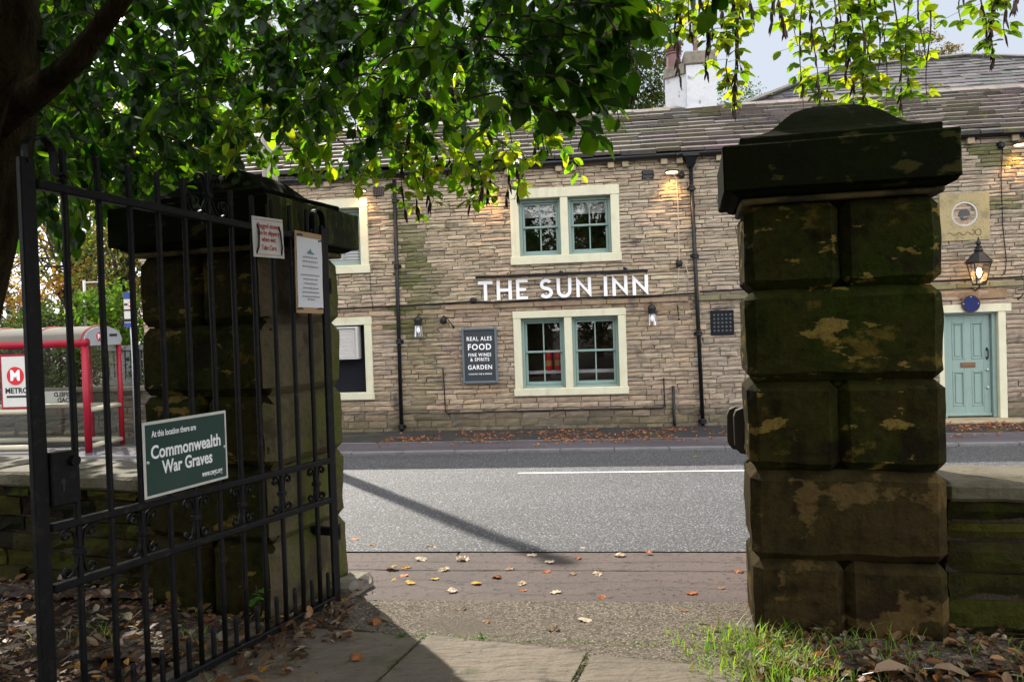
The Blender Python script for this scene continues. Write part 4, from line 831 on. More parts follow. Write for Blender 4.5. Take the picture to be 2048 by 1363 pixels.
def loft_square(mb, rings, cx, cy, asp):
    vs = []; fs = []; n = 8
    for h, k in rings:
        hx, hy = k, k * asp; p = []
        for i in range(n): p.append((cx - hx + 2 * hx * i / n, cy - hy, h))
        for i in range(n): p.append((cx + hx, cy - hy + 2 * hy * i / n, h))
        for i in range(n): p.append((cx + hx - 2 * hx * i / n, cy + hy, h))
        for i in range(n): p.append((cx - hx, cy + hy - 2 * hy * i / n, h))
        vs += p
    m_ = 4 * n
    for i in range(len(rings) - 1):
        for k in range(m_): fs.append((i * m_ + k, i * m_ + (k + 1) % m_, (i + 1) * m_ + (k + 1) % m_, (i + 1) * m_ + k))
    fs.append(tuple(range((len(rings) - 1) * m_, len(rings) * m_))); mb.add(vs, fs)
def pier(name, X, x0, x1, D, zs, ztop, layout, label, sidemat):
    o = thing(name, X, label, 'gate pier', 'stone gate piers')
    zs = sorted(zs)                                                            # joints from the ground up; last is the underside of the cap
    core = MB(); core.box((x0 + .075, .075, -.25), (x1 - .075, D - .075, zs[-1])); core.build('core', M['cap'], o)
    for i, (a, b_) in enumerate(zip(zs, zs[1:])):
        if i == 0: a -= .25
        cuts_ = layout[i]; xs = [x0] + [lerp(x0, x1, c) for c in cuts_] + [x1]
        for p, q in zip(xs, xs[1:]):
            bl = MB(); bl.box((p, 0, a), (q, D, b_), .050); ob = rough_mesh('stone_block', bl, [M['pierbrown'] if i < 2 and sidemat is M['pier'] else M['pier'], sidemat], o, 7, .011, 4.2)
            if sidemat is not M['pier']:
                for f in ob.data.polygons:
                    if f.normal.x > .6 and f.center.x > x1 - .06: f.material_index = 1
    ov = .105; h = zs[-1]; c = MB(); cx, cy = (x0 + x1) / 2, D / 2
    nb_ = MB(); nb_.box((x0 - .012, -.012, h + .001), (x1 + .012, D + .012, h + .035), .01); rough_mesh('neck_band', nb_, mat('ochre_neck_stone', (.11, .083, .03), .85, noises=((6, .45, .6, (.03, .026, .012)), (30, .5, .7, .7)), bump=((25, .006),)), o, 4, .004)
    hb = h + .036; k = .92
    cv = MB(); w_, dd = (x1 - x0) / 2, D / 2
    asp = (dd + ov) / (w_ + ov)
    cv.box((x0 - ov, -ov, hb + .03 * k), (x1 + ov - (.04 if sidemat is M['pier'] else 0), D + ov, hb + .30 * k), .009)
    ob = rough_mesh('cap_block', cv, [M['cap'], M['green']], o, 7, .0045, 5)
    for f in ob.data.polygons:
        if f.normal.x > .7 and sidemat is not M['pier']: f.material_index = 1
    cb = MB(); loft_square(cb, [(hb, w_ + .02), (hb + .015 * k, w_ + .05), (hb + .032 * k, w_ + ov - .045)], cx, cy, asp); rough_mesh('cap_moulding', cb, M['cap'], o, 1, .004)
    pl_ = MB(); pl_.box((x0 - .01, -.01, hb + .301 * k), (x1 + .01, D + .01, hb + .36 * k), .006); rough_mesh('cap_plinth', pl_, M['cap'], o, 6, .004)
    dm = MB(); z0 = hb + .361 * k; dz = ztop - z0
    loft_square(dm, [(z0, w_ * .93), (z0 + dz * .08, w_ * .80), (z0 + dz * .2, w_ * .69), (z0 + dz * .38, w_ * .60), (z0 + dz * .58, w_ * .51), (z0 + dz * .76, w_ * .40), (z0 + dz * .9, w_ * .27), (z0 + dz * .97, w_ * .15), (z0 + dz, w_ * .03)], cx, cy, (dd + .01) / (w_ + .01)); rough_mesh('cap_dome', dm, M['cap'], o, 1, .006)
    return o
YR = math.radians(13); PR = T(1.298, 4.292, 0) @ Matrix.Rotation(-YR, 4, 'Z'); nR = Vector((math.sin(YR), math.cos(YR), 0))
def hr_(px, py): return hit(px, py, (1.298, 4.292, 0), nR).z
pier('gate_pier', PR, 0, 1.0, .62, [0, hr_(1510, 1120), hr_(1503, 942), hr_(1497, 765), hr_(1494, 582), hr_(1490, 410)], hit(1688, 214, PR @ Vector((.5, .31, 0)), nR).z + .012, [(.48,), (), (.47,), (), (.50,)], 'tall square mossy stone pier right of the opening, with a domed cap', M['pier'])
YL = math.radians(19); PL_ = T(-1.475, 4.69, 0) @ Matrix.Rotation(-YL, 4, 'Z'); nL = Vector((math.sin(YL), math.cos(YL), 0))
def hl_(px, py): return hit(px, py, (-1.475, 4.69, 0), nL).z
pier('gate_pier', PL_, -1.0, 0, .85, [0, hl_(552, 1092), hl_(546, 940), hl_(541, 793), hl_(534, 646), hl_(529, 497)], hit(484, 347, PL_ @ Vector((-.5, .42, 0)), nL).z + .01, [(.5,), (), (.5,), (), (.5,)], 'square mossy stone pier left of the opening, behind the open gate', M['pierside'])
o = thing('pivot_stone', PL_ @ T(.05, .68, 0), 'pale worn block at the foot of the left pier beneath the gate hinge', 'stone block'); b = MB(); b.box((-.04, -.16, -.1), (.15, .16, .07), .03); rough_mesh('block', b, M['capstone'], o, 4, .015, 7)
# rounded dark lugs on the road side of the right pier
o = thing('stone_lug', PR @ T(-.005, .60, 0), 'dark rounded twin lug sticking out from the far edge of the right pier', 'stone lug')
zl0, zl1 = hr_(1480, 893) , hr_(1480, 815)
def lug(x0, x1, y, z0, z1):
    b = MB(); r = .05; p = [(x1, z0 - .02), (x0 + r * .6, z0), (x0 + .01, z0 + r * .5), (x0, z0 + r), (x0, z1 - r), (x0 + r * .3, z1 - r * .3), (x0 + r, z1), (x1, z1 + .005)]; b.prism(p, y, y + .09); rough_mesh('lug', b, mat('dark_lug_stone', (.035, .027, .02), .6, noises=((9, .6, .64, (.2, .16, .11)),), bump=((30, .004),)), o, 1, .004, 9)
k = 5.0 / 4.29; c0 = HC - (HC - zl0) * k * .98; c1 = HC - (HC - zl1) * k * .98
lug(-.085, .2, .06, c0 - .02, c1); lug(-.048, .2, -.035, c0 - .03, c1 + .003)

# ------------------------------------------------------------------ boundary walls
def bwall(name, X, t0, t1, h, label, lit=False):
    o = thing(name, X, label, 'wall')
    b = MB(); stones(b, t0, t1, -.1, h - .11, [], (.10, .19), (.22, .6), lambda t, z: jit((.022, .019, .007) if R.random() < .5 else (.011, .010, .005) if R.random() < .6 else (.036, .036, .007), .3), proud=(.02, .07), rough=.022, gap=.016)
    b.m = 1; b.c = (.99, 1, 1); b.box((t0, .0, -.2), (t1, .42, h - .11)); b.build('stonework', [M['wallstone'], M['soil']], o)
    t = t0
    while t < t1:
        l = min(R.uniform(.7, 1.1), t1 - t); c = MB(); c.box((t, -.08, h - .108), (t + l - .012, .50, h + R.uniform(-.01, .01)), .02); rough_mesh('coping_stone', c, mat('coping_stone', (.11, .096, .068), .8, noises=((3, .45, .65, (.05, .044, .02)), (40, .5, .75, .6)), bump=((5, .02, (1, 4, 1)), (40, .005))) if 'coping_stone' not in bpy.data.materials else bpy.data.materials['coping_stone'], o, 5, .009, 6); t += max(l, .05)
    return o
bwall('boundary_wall', PR @ T(1.02, .16, 0), 0, 3.6, .84, 'low mossy stone wall with flat coping, running right from the right pier')
bwall('boundary_wall', PL_ @ T(-1.03, .30, 0), -4.2, 0, .80, 'low dark stone wall with sunlit coping, running left behind the open gate')

# ------------------------------------------------------------------ iron gate
sideP = Vector((-1.475, 4.69, 0)) + Vector((math.cos(YL), -math.sin(YL), 0)) * .165; Hn = hit(662, 905, sideP, (math.cos(YL), -math.sin(YL), 0)); Hn.z = 0
k_ = Hn.y / 1.59; Nn = hit(82, 1040, (0, k_, 0), (0, 1, 0)); Nn.z = 0; GL = (Nn - Hn).length; gx = (Nn - Hn).normalized(); gy = Vector((-gx.y, gx.x, 0)) * -1
if gy.y > 0: gy = -gy                                                         # local -y... faces the churchyard side (towards the camera)
TILT = .055 / GL
GM = Matrix(((gx.x, -gy.x, 0, Hn.x), (gx.y, -gy.y, 0, Hn.y), (TILT, 0, 1, 0), (0, 0, 0, 1)))
gate = thing('iron_gate', Matrix.Translation(Hn), 'tall black wrought iron gate standing open against the left pier', 'gate')
def gp(px, py): q = hit(px, py, Hn, gy); d = q - Hn; x = d.dot(gx); return x, q.z - TILT * x
def G(): b = MB(); b.X = Matrix.Translation(-Hn) @ GM; return b
ZT, ZM, ZN, ZB = 2.335, .926, .674, .035
b = G(); b.box((-.035, -.012, .0), (.030, .012, ZT + .10), .004); b.build('hinge_stile', M['iron'], gate)
b = G(); b.box((GL - .033, -.014, .02), (GL + .033, .014, ZT + .10), .004); b.build('lock_stile', M['iron'], gate)
for z, h in ((ZT, .020), (ZM, .017), (ZN, .017), (ZB, .019)): b = G(); b.box((.031, -.022, z - h), (GL - .034, .022, z + h), .006); b.build('rail', M['iron'], gate)
def bar_pts(x, z0, z1): return [(x + .0015 * math.sin(z * 9 + x * 40), .0, z) for z in [lerp(z0, z1, i / 8) for i in range(9)]]
for i in range(1, 12):
    x = GL * i / 12; top = ZT + (.235 if i == 6 else .17 if i > 3 else .175)
    b = G(); b.tube(bar_pts(x, ZB + .02, top) + [(x, 0, top + .008)], [.0145] * 9 + [.006], 8); b.build('bar', M['iron'], gate, True)
for i in range(12):
    x = GL * (i + .5) / 12; b = G(); b.tube(bar_pts(x, ZB + .02, ZB + .175) + [(x, 0, ZB + .185)], [.013] * 9 + [.006], 8); b.build('dog_bar', M['iron'], gate, True)
def spiral(cx, cz, r0, a0, turns, sgn, n=22, y=0): return [(cx + r0 * (1 - .72 * i / n) * math.cos(a0 + sgn * turns * 2 * math.pi * i / n), y, cz + r0 * (1 - .72 * i / n) * math.sin(a0 + sgn * turns * 2 * math.pi * i / n)) for i in range(n + 1)]
FB = (.0055, .013)
def ribbon(b, pts, w=.013, t=.0055): b.tube(pts, (w, t), 6, flat=(0, 1, 0))
# crooks at both stiles
def crook(x, s, r):
    b = G(); zt = ZT + .10; p = [(x, 0, zt - .02), (x, 0, zt + .02)] + [(x + s * (r - r * math.cos(a_)), 0, zt + .03 + r * 1.15 * math.sin(a_)) for a_ in [i * math.pi / 10 for i in range(11)]]
    p += [(x + s * (2 * r), 0, zt - .02), (x + s * (2 * r + .004), 0, ZT + .055)]
    p += spiral(x + s * (2 * r + .03), ZT + .045, .026, math.pi if s > 0 else 0, .8, s if s > 0 else -1 * -s * -1, 12)[1:]
    b.tube(p, (.024, .0075), 6, flat=(0, 1, 0)); b.build('crook', M['iron'], gate)
crook(GL, -1, .062); crook(0, 1, .055)
# scrollwork: top ornament on the middle bar, cartouches on the band
b = G(); x = GL * .5; zc = ZT + .12
for s in (-1, 1):
    p = [(x + s * .012, 0, zc), (x + s * .016, 0, zc + .03), (x + s * .03, 0, zc + .07)] + spiral(x + s * .062, zc + .075, .034, math.pi if s > 0 else 0, .95, -1 if s > 0 else 1)[2:]; ribbon(b, p)
    p = [(x + s * .012, 0, zc), (x + s * .02, 0, zc - .03), (x + s * .05, 0, zc - .085), (x + s * .085, 0, zc - .10), (x + s * .115, 0, zc - .085), (x + s * .128, 0, zc - .05)] + spiral(x + s * .100, zc - .045, .030, 0 if s > 0 else math.pi, .85, 1 if s > 0 else -1)[1:]; ribbon(b, p)
b.box((x - .022, -.02, zc - .012), (x + .022, .02, zc + .012), .004); b.build('top_scrollwork', M['iron'], gate)
for i in (1, 3, 5, 7, 9, 11):
    x = GL * i / 12; b = G(); zc = (ZM + ZN) / 2; hh = (ZM - ZN) / 2 - .022
    for s in (-1, 1):
        for v in (-1, 1):
            p = [(x + s * .014, 0, zc + v * .006), (x + s * .017, 0, zc + v * hh * .45), (x + s * .028, 0, zc + v * hh * .85)] + spiral(x + s * .058, zc + v * (hh - .028), .027, (math.pi if s > 0 else 0) - v * s * .6, .95, -v * s)[1:]; ribbon(b, p, .011, .005)
    b.box((x - .022, -.022, zc - .014), (x + .022, .022, zc + .014), .005); b.build('scroll_cartouche', M['iron'], gate)
# lock box, hinge strap
lx0, lz1 = gp(82, 922); lx1, lz0 = gp(140, 1000)
b = G(); b.box((GL * 11 / 12 + .01, -.03, lz0 - .01), (GL - .034, .03, lz1 + .03), .006); lk = b.build('lock_case', M['iron'], gate)
b = G(); xm = (GL * 11 / 12 + GL) / 2; b.lathe([(.012, -.032), (.011, -.0305)], (xm, 0, lz0 + .09), 10, 'y'); b.box((xm - .005, -.033, lz0 + .05), (xm + .005, -.0305, lz0 + .085)); b.build('keyhole', M['logoblack'], lk)
b = G(); b.tube([(xm - .045, -.03, lz1 - .01), (xm - .045, -.055, lz1 - .012)], .022, 10); b.build('knob', M['iron'], lk)
for z in (2.05, .45): b = G(); b.box((-.05, -.02, z - .03), (-.036, .02, z + .03), .004); b.box((-.07, .0, z - .025), (-.02, .20, z + .025), .004); b.tube([(-.045, 0, z - .05), (-.045, 0, z + .05)], .018, 8); b.build('hinge', M['iron'], gate)
# the three notices tied to the gate
def plate(corners): q = [gp(*c) for c in corners]; return q
def notice(name, corners, label, yoff):
    q = plate(corners); cx = sum(a for a, _ in q) / 4; cz = sum(b_ for _, b_ in q) / 4
    hw = (abs(q[0][0] - q[1][0]) + abs(q[3][0] - q[2][0])) / 4; hh = (q[0][1] + q[1][1] - q[2][1] - q[3][1]) / 4
    sk = math.atan2(((q[1][1] - q[0][1]) + (q[2][1] - q[3][1])) / 2, 2 * hw)
    # local frame that reads left to right for someone in the churchyard
    loc = GM @ Vector((cx, 0, cz)) + gy * yoff
    rx = -gx.copy(); Xm = Matrix(((rx.x, -gy.x, 0, loc.x), (rx.y, -gy.y, 0, loc.y), (0, 0, 1, loc.z), (0, 0, 0, 1))) @ Matrix.Rotation(-(sk - 0), 4, 'Y')
    return thing(name, Xm, label, 'sign'), hw, hh
o, hw, hh = notice('war_graves_sign', [(275, 843), (443, 822), (450, 958), (282, 995)], 'dark green enamel sign with white lettering about war graves, on the gate', .026)
b = MB(); b.box((-hw, 0, -hh), (hw, .005, hh), .002); b.build('plate', M['signwhite'], o)
b = MB(); b.box((-hw + .014, -.0015, -hh + .014), (hw - .014, -.0001, hh - .014)); b.build('green_panel', M['signgreen'], o)
def sign_text(o, s_, x, z, wid, size, m, al='CENTER', bold=.0, y=-.0025, squeeze=True, shear=0):
    t_ = MB(); text_into(t_, s_, size, T(), al, bold, .0006, shear)
    a, c = min(p.x for p in t_.v), max(p.x for p in t_.v); k = wid / (c - a)
    for p in t_.v: p.x = x + (p.x - a) * k - (wid / 2 if al == 'CENTER' else wid if al == 'RIGHT' else 0); p.z += z; p.y += y
    t_.build('lettering', m, o)
sign_text(o, 'At this location there are', -hw + .05, hh * .66, hw * 1.02, .042, M['lettering'], 'LEFT', .018)
sign_text(o, 'Commonwealth', -.004, hh * .17, hw * 1.66, .088, M['lettering'], 'CENTER', .022)
sign_text(o, 'War Graves', -.004, -hh * .27, hw * 1.20, .088, M['lettering'], 'CENTER', .022)
sign_text(o, 'www.cwgc.org', hw - .045, -hh * .70, hw * .52, .042, M['lettering'], 'RIGHT', .018)
for x in (-hw + .022, hw - .022): b = MB(); b.lathe([(.009, -.001), (.008, -.006), (.003, -.008)], (x, 0, -.01), 10, 'y'); b.build('screw', M['steel'], o)
o, hw, hh = notice('slippery_sign', [(500, 432), (562, 442), (556, 519), (494, 511)], 'small cream sign with red lettering warning of slippery flagged stones', .03)
b = MB(); b.box((-hw, 0, -hh), (hw, .005, hh), .002); b.build('plate', M['signwhite'], o)
b = MB()
for z in (-hh + .016, hh - .016): b.box((-hw + .02, -.0012, z - .0015), (hw - .01, -.0002, z + .0015))
b.build('border', M['inkred'], o)
for s_, z, wd, sh_ in (('Flagged stones', .56, 1.42, 0), ('can be slippery', .22, 1.42, 0), ('when wet.', -.11, .95, 0), ('Take Care.', -.52, .98, .2)): sign_text(o, s_, .0, hh * z, hw * wd, hh * .36, M['inkred'], 'CENTER', .004, shear=sh_)
for x, s in ((-hw * .72, 1), (hw * .72, -1)): b = MB(); b.tube([(x + s * .003, -.001, hh * .62), (x + s * .003, -.012, hh * .3), (x, -.012, -.0), (x - s * .006, -.012, -hh * .5), (x - s * .012, .0, -hh * .82)], .0055, 6); b.build('cable_tie', M['logoblack'], o)
o, hw, hh = notice('paper_notice', [(581, 461), (637, 471), (636, 630), (584, 623)], 'tall laminated white notice on cardboard tied near the gate hinge', .034)
b = MB(); b.box((-hw, .001, -hh), (hw, .008, hh), .002); b.build('cardboard', M['cardboard'], o)
b = MB(); k = 8
b.add([(lerp(-hw * .92, hw * .95, i / k), -.002 - .004 * abs(noise.noise(Vector((i * .7, j * .5, 3)))), lerp(-hh * .86, hh * .86, j / 10)) for j in range(11) for i in range(k + 1)], [(j * (k + 1) + i, j * (k + 1) + i + 1, (j + 1) * (k + 1) + i + 1, (j + 1) * (k + 1) + i) for j in range(10) for i in range(k)])
b.build('paper', M['paper'], o, True)
b = MB(); b.prism([(-.035, hh * .47), (.045, hh * .47), (.03, hh * .50), (.012, hh * .51), (.008, hh * .57), (.004, hh * .60), (.0, hh * .57), (-.005, hh * .53), (-.02, hh * .52)], -.0085, -.0095); b.build('printed_emblem', M['inkteal'], o)
for z, n_, in ((.38, 2), (.15, 1), (-.06, 3), (-.38, 3), (-.66, 1)):
    b = MB()
    for r_ in range(n_):
        zz = hh * z - r_ * .026; wd = hw * R.uniform(.45, .72) * (.5 if z < -.6 else 1); x = -wd
        while x < wd: l = R.uniform(.010, .028); b.box((x, -.0092, zz - .0035), (min(wd, x + l), -.0085, zz + .0035)); x += l + .006
    b.build('printed_lines', M['ink'], o)
b = MB()
for x, z in ((-hw * .7, .9), (hw * .85, .82), (-hw * .8, -.9), (hw * .7, -.88)): b.tube([(x - .025, -.006, hh * z), (x, -.012, hh * z + .004), (x + .025, -.006, hh * z)], .0045, 5)
b.build('wire_tie', M['logoblack'], o)

# ------------------------------------------------------------------ vegetation helpers
def add_leaf(mb, p, d, up, l, w, col, fold=.25, curl=.15):
    """pointed oval leaf growing from p along d; up is its upper side"""
    d = d.normalized(); s = d.cross(up)
    if s.length < 1e-4: s = d.cross(Vector((1, 0, .3)))
    s.normalize(); n = s.cross(d); h = w / 2
    def q(u, v): return p + d * (l * u) + s * (h * v) + n * (abs(v) * h * fold - curl * l * u * u)
    b = len(mb.v); mb.v += [q(0, 0), q(.14, -.60), q(.14, 0), q(.14, .60), q(.45, -1), q(.45, 0), q(.45, 1), q(.80, -.66), q(.80, 0), q(.80, .66), q(1, 0)]
    for f in ((0, 2, 1), (0, 3, 2), (1, 2, 5, 4), (2, 3, 6, 5), (4, 5, 8, 7), (5, 6, 9, 8), (7, 8, 10), (8, 9, 10)): mb.f.append(tuple(b + i for i in f)); mb.mi.append(mb.m); mb.col.append(col)
LOBES = [(.66, 0), (.42, .36), (.60, .66), (.46, 1.0), (.56, 1.35), (.42, 1.75), (.42, 2.3), (.2, 2.9)]
def maple_leaf(mb, p, d, up, l, col, crump=.25):
    """lobed, crumpled leaf"""
    d = d.normalized(); s = d.cross(up).normalized(); n = s.cross(d); o = R.random() * 50; b = len(mb.v); ring = [(r, a) for r, a in LOBES] + [(r, -a) for r, a in reversed(LOBES[1:])]
    def q(r, a, k): x, y = r * math.cos(a) * l, r * math.sin(a) * l; return p + d * x + s * y + n * (l * crump * (noise.noise(Vector((x / l * 2.4 + o, y / l * 2.4, o))) * 1.3 + (r * r) * k))
    k = R.uniform(-.5, 1.0); m_ = len(ring); mb.v.append(q(0, 0, k)); mb.v += [q(r * .55, a, k) for r, a in ring] + [q(r, a, k) for r, a in ring]
    fs = [(0, 1 + i, 1 + (i + 1) % m_) for i in range(m_)] + [(1 + i, 1 + m_ + i, 1 + m_ + (i + 1) % m_, 1 + (i + 1) % m_) for i in range(m_)]
    for f in fs: mb.f.append(tuple(b + i for i in f)); mb.mi.append(mb.m); mb.col.append(col)
def add_card(mb, p, n, l, col):
    a = n.orthogonal().normalized(); a.rotate(Matrix.Rotation(R.uniform(0, 6.28), 3, n)); b_ = n.cross(a); b = len(mb.v); k = l * R.uniform(.4, .6)
    mb.v += [p - a * l * .5, p + b_ * k * .5, p + a * l * .5, p - b_ * k * .5]; mb.f.append((b, b + 1, b + 2, b + 3)); mb.mi.append(mb.m); mb.col.append(col)
def rv(): 
    while True:
        v = Vector((R.uniform(-1, 1), R.uniform(-1, 1), R.uniform(-1, 1)))
        if .05 < v.length < 1: return v
def far_tree(name, base, blobs, n, size, cols, label, cat='tree', group=None, trunk=None, clump=.55, limbs=True, droop=0):
    """blobs: (centre, radii); leaves gather in clumps inside the blobs"""
    base = Vector(base); o = thing(name, base, label, cat, group); cr = MB(); tr = MB(); vol = [b_[1][0] * b_[1][1] * b_[1][2] for b_ in blobs]; tv = sum(vol)
    if trunk: 
        top = Vector(blobs[0][0]) - base; tr.tube([(0, 0, -.1), tuple(top * .35 + Vector((R.uniform(-.1, .1), 0, 0))), tuple(top)], [trunk, trunk * .75, trunk * .3], 9)
    for (c, rad), v in zip(blobs, vol):
        c = Vector(c); rr = Vector(rad); k = max(6, int(n * v / tv / 45))
        for _ in range(k):
            u = rv(); u = u.normalized() * (u.length ** .45); cc = c + Vector((u.x * rr.x, u.y * rr.y, u.z * rr.z)); cl = R.choice(cols); br = R.uniform(.7, 1.25)
            if trunk and limbs and R.random() < .35:
                a_ = c - base; tr.tube([tuple(a_ * R.uniform(.5, .9)), tuple(a_.lerp(cc - base, .55) + Vector((0, 0, .1))), tuple(cc - base)], [trunk * .22, trunk * .13, trunk * .04], 5)
            cs = clump * R.uniform(.6, 1.3)
            for _ in range(45):
                g_ = Vector((R.gauss(0, cs * .5), R.gauss(0, cs * .5), R.gauss(0, cs * .38) - droop * abs(R.gauss(0, 1)))); nn = (rv() + Vector((0, 0, .5))).normalized()
                add_card(cr, cc - base + g_, nn, size * R.uniform(.7, 1.4), jit(tuple(x * br for x in cl), .22))
    if trunk: tr.build('trunk', M['farbark'], o, True)
    cr.build('crown', M['farleaf'], o); return o
def px_at(px, py, y): return hit(px, py, (0, y, 0), (0, 1, 0))
GREEN = [(.045, .085, .02), (.06, .105, .025), (.035, .065, .018)]; OLIVE = [(.075, .085, .025), (.055, .075, .022), (.12, .085, .025)]; AUTUMN = [(.36, .15, .025), (.26, .13, .03), (.17, .16, .03), (.42, .22, .04)]; YELLOW = [(.26, .24, .02), (.20, .22, .025), (.14, .18, .025)]; LIME = [(.10, .19, .02), (.13, .22, .025), (.08, .15, .02)]
BT = 'trees beyond the road'
def ft(name, px, py, y, r, n, size, cols, label, gz_=-.4, trunk=.2, **k):
    c = px_at(px, py, y); return far_tree(name, (c.x - .3, y, gz_), [((c.x, y, c.z), r)], n, size, cols, label, trunk=trunk, **k)
ft('autumn_tree', 150, 470, 25, (3.0, 2.2, 3.7), 11000, .17, AUTUMN + OLIVE, 'autumn tree with orange and olive leaves behind the bus shelter', group=BT, trunk=.24)
ft('weeping_tree', 245, 500, 21, (1.3, 1.2, 2.7), 5000, .12, [(.09, .12, .03), (.07, .10, .03), (.16, .15, .03)], 'yellow green weeping tree just left of the left pier cap', group=BT, trunk=.13, droop=.5)
ft('bare_tree', 20, 585, 27, (2.4, 1.6, 1.8), 2000, .13, [(.10, .05, .035), (.08, .045, .03), (.12, .08, .03)], 'thin half bare reddish tree at the far left edge', group=BT, trunk=.14)
ft('yellow_tree', 300, 330, 19, (1.9, 1.6, 1.6), 2200, .14, YELLOW, 'bright yellow leaved tree glimpsed above the gate through the dark canopy', group=BT, trunk=.14)
ft('laurel_shrub', 225, 655, 18.6, (.75, .8, 1.0), 1900, .16, LIME, 'bright green leafy shrub behind the bus stop flag', gz_=-.3, trunk=.06, cat='shrub', group='shrubs behind the bus shelter', clump=.4)
ft('dark_shrub', 262, 760, 18.2, (.7, .6, .95), 1500, .12, GREEN, 'dark green shrub between the bus shelter and the left pier', gz_=-.3, trunk=.05, cat='shrub', group='shrubs behind the bus shelter', clump=.4)
ft('ivy_shrub', 105, 715, 18.4, (1.3, .5, 1.15), 6500, .11, [(.03, .05, .014), (.045, .07, .02), (.06, .10, .03)], 'dark mixed shrub seen through the shelter glass', gz_=-.3, trunk=.05, cat='shrub', group='shrubs behind the bus shelter', clump=.4)
ft('hedge', -30, 735, 18.6, (1.5, .5, 1.1), 5000, .12, [(.03, .045, .014), (.04, .06, .02), (.07, .06, .025)], 'dark hedge behind the red and white shelter poster at the far left edge', gz_=-.3, trunk=.05, cat='hedge', group='shrubs behind the bus shelter', clump=.4)
ft('mottled_tree', 1225, 90, 31, (2.5, 2.4, 4.3), 16000, .17, OLIVE + GREEN, 'tall green and brown tree behind the roof, left of the chimney', group=BT, trunk=.3)
ft('leafy_tree', 900, 120, 30, (3.6, 2.6, 3.6), 11000, .18, GREEN + OLIVE[:1], 'broad green tree behind the middle of the pub roof, under the canopy', group=BT, trunk=.3)
ft('pale_tree', 610, 170, 28, (3.0, 2.2, 3.0), 6500, .17, LIME[:1] + GREEN + OLIVE, 'loose pale green tree behind the left end of the pub roof', group=BT, trunk=.25)
ft('distant_tree', 1475, 200, 36, (1.1, 1.0, 1.1), 900, .14, GREEN, 'small green treetop just right of the white chimney', group=BT, trunk=.12)
c = px_at(1860, 100, 34)
far_tree('brown_tree', (c.x, 34, -.4), [((c.x - .6, 34, c.z), (1.0, .9, .75)), ((c.x + .5, 34, c.z - .25), (.75, .8, .5)), ((c.x + 1.6, 34, c.z - .7), (.55, .6, .35)), ((c.x - 1.5, 34, c.z - .4), (.6, .7, .45))], 2600, .13, [(.11, .085, .03), (.14, .10, .03), (.07, .07, .025)], 'brownish autumn treetop above the rear roof on the right', trunk=.18, group=BT, clump=.3)
for k, (x, y, c_) in enumerate(((-6, -8.5, GREEN + YELLOW[2:]), (-1.2, -9.5, GREEN + OLIVE), (3.2, -8, GREEN + YELLOW[1:] + LIME[:1]))):
    far_tree('churchyard_tree', (x, y, 0), [((x, y, 4.6), (2.7, 2.2, 2.6)), ((x + .3, y + .3, 1.6), (2.5, 1.6, 1.5)), ((x - .2, y, 7.6), (2.4, 1.8, 2.4))], 9000, .27, c_, ('dark green churchyard tree reflected at the left of the pub windows', 'olive churchyard tree reflected in the middle of the pub windows', 'green and yellow churchyard tree reflected at the right of the pub windows')[k], trunk=.25, group='churchyard trees reflected in the windows')


# ------------------------------------------------------------------ the overhanging broadleaf tree on the left
tree = thing('overhanging_tree', (-3.3, 3.7, 0), 'large dark tree leaning over the gate at the left, glossy oval leaves above', 'tree')
TB = Vector((-3.3, 3.7, 0)); tr = MB()
def rel(*p): return tuple(Vector(p) - TB)
def limb(mb, pts, rs, n=12):
    P = [Vector(p) for p in pts]; out = []; ro = []
    for i in range(len(P) - 1):
        for k in range(6):
            f = k / 6; a = P[max(i - 1, 0)]; b_ = P[i]; c_ = P[i + 1]; d_ = P[min(i + 2, len(P) - 1)]
            out.append(.5 * ((2 * b_) + (c_ - a) * f + (2 * a - 5 * b_ + 4 * c_ - d_) * f * f + (3 * b_ - a - 3 * c_ + d_) * f ** 3)); ro.append(lerp(rs[i], rs[i + 1], f))
    out.append(P[-1]); ro.append(rs[-1]); mb.tube([tuple(p) for p in out], ro, n)
limb(tr, [rel(-3.3, 3.7, -.2), rel(-3.12, 3.7, .9), rel(-2.86, 3.68, 1.8), rel(-2.66, 3.62, 2.5), rel(-2.52, 3.6, 3.3), rel(-2.45, 3.6, 4.6), rel(-2.2, 3.7, 6.0)], [.46, .40, .37, .35, .34, .24, .12], 18)
for v in range(len(tr.v)):
    p = tr.v[v]; tr.v[v] = p + .035 * Vector((noise.noise(p * 2.5), noise.noise(p * 2.5 + Vector((7, 0, 0))), 0))
tr.build('trunk', M['bark'], tree, True)
def branch(pts, rs): b = MB(); limb(b, [rel(*p) for p in pts], rs, 9); b.build('branch', M['bark'], tree, True)
branch([(-2.30, 3.5, 2.75), px_at(118, 150, 3.3), px_at(185, 75, 3.25), px_at(245, -5, 3.2), px_at(330, -120, 3.3)], [.09, .05, .042, .038, .03])
branch([px_at(-60, 290, 3.3), px_at(-25, 190, 3.1), px_at(15, 90, 3.0), px_at(30, -60, 3.0)], [.10, .075, .06, .05])
branch([(-2.35, 3.7, 3.3), (-2.1, 3.5, 3.55), (-1.7, 3.3, 3.75), (-.9, 3.3, 3.85), (.1, 3.4, 3.7), (.8, 3.4, 3.35)], [.10, .07, .055, .045, .03, .012])
0 and branch([(-2.75, 3.4, 2.35), (-2.35, 3.1, 2.62), (-2.12, 2.9, 2.9), (-2.0, 2.8, 3.6)], [.14, .11, .09, .06]); branch([(-2.3, 3.95, 3.9), (-1.3, 4.3, 4.1), (-.4, 4.6, 4.0), (.6, 4.6, 3.6)], [.09, .06, .045, .02])
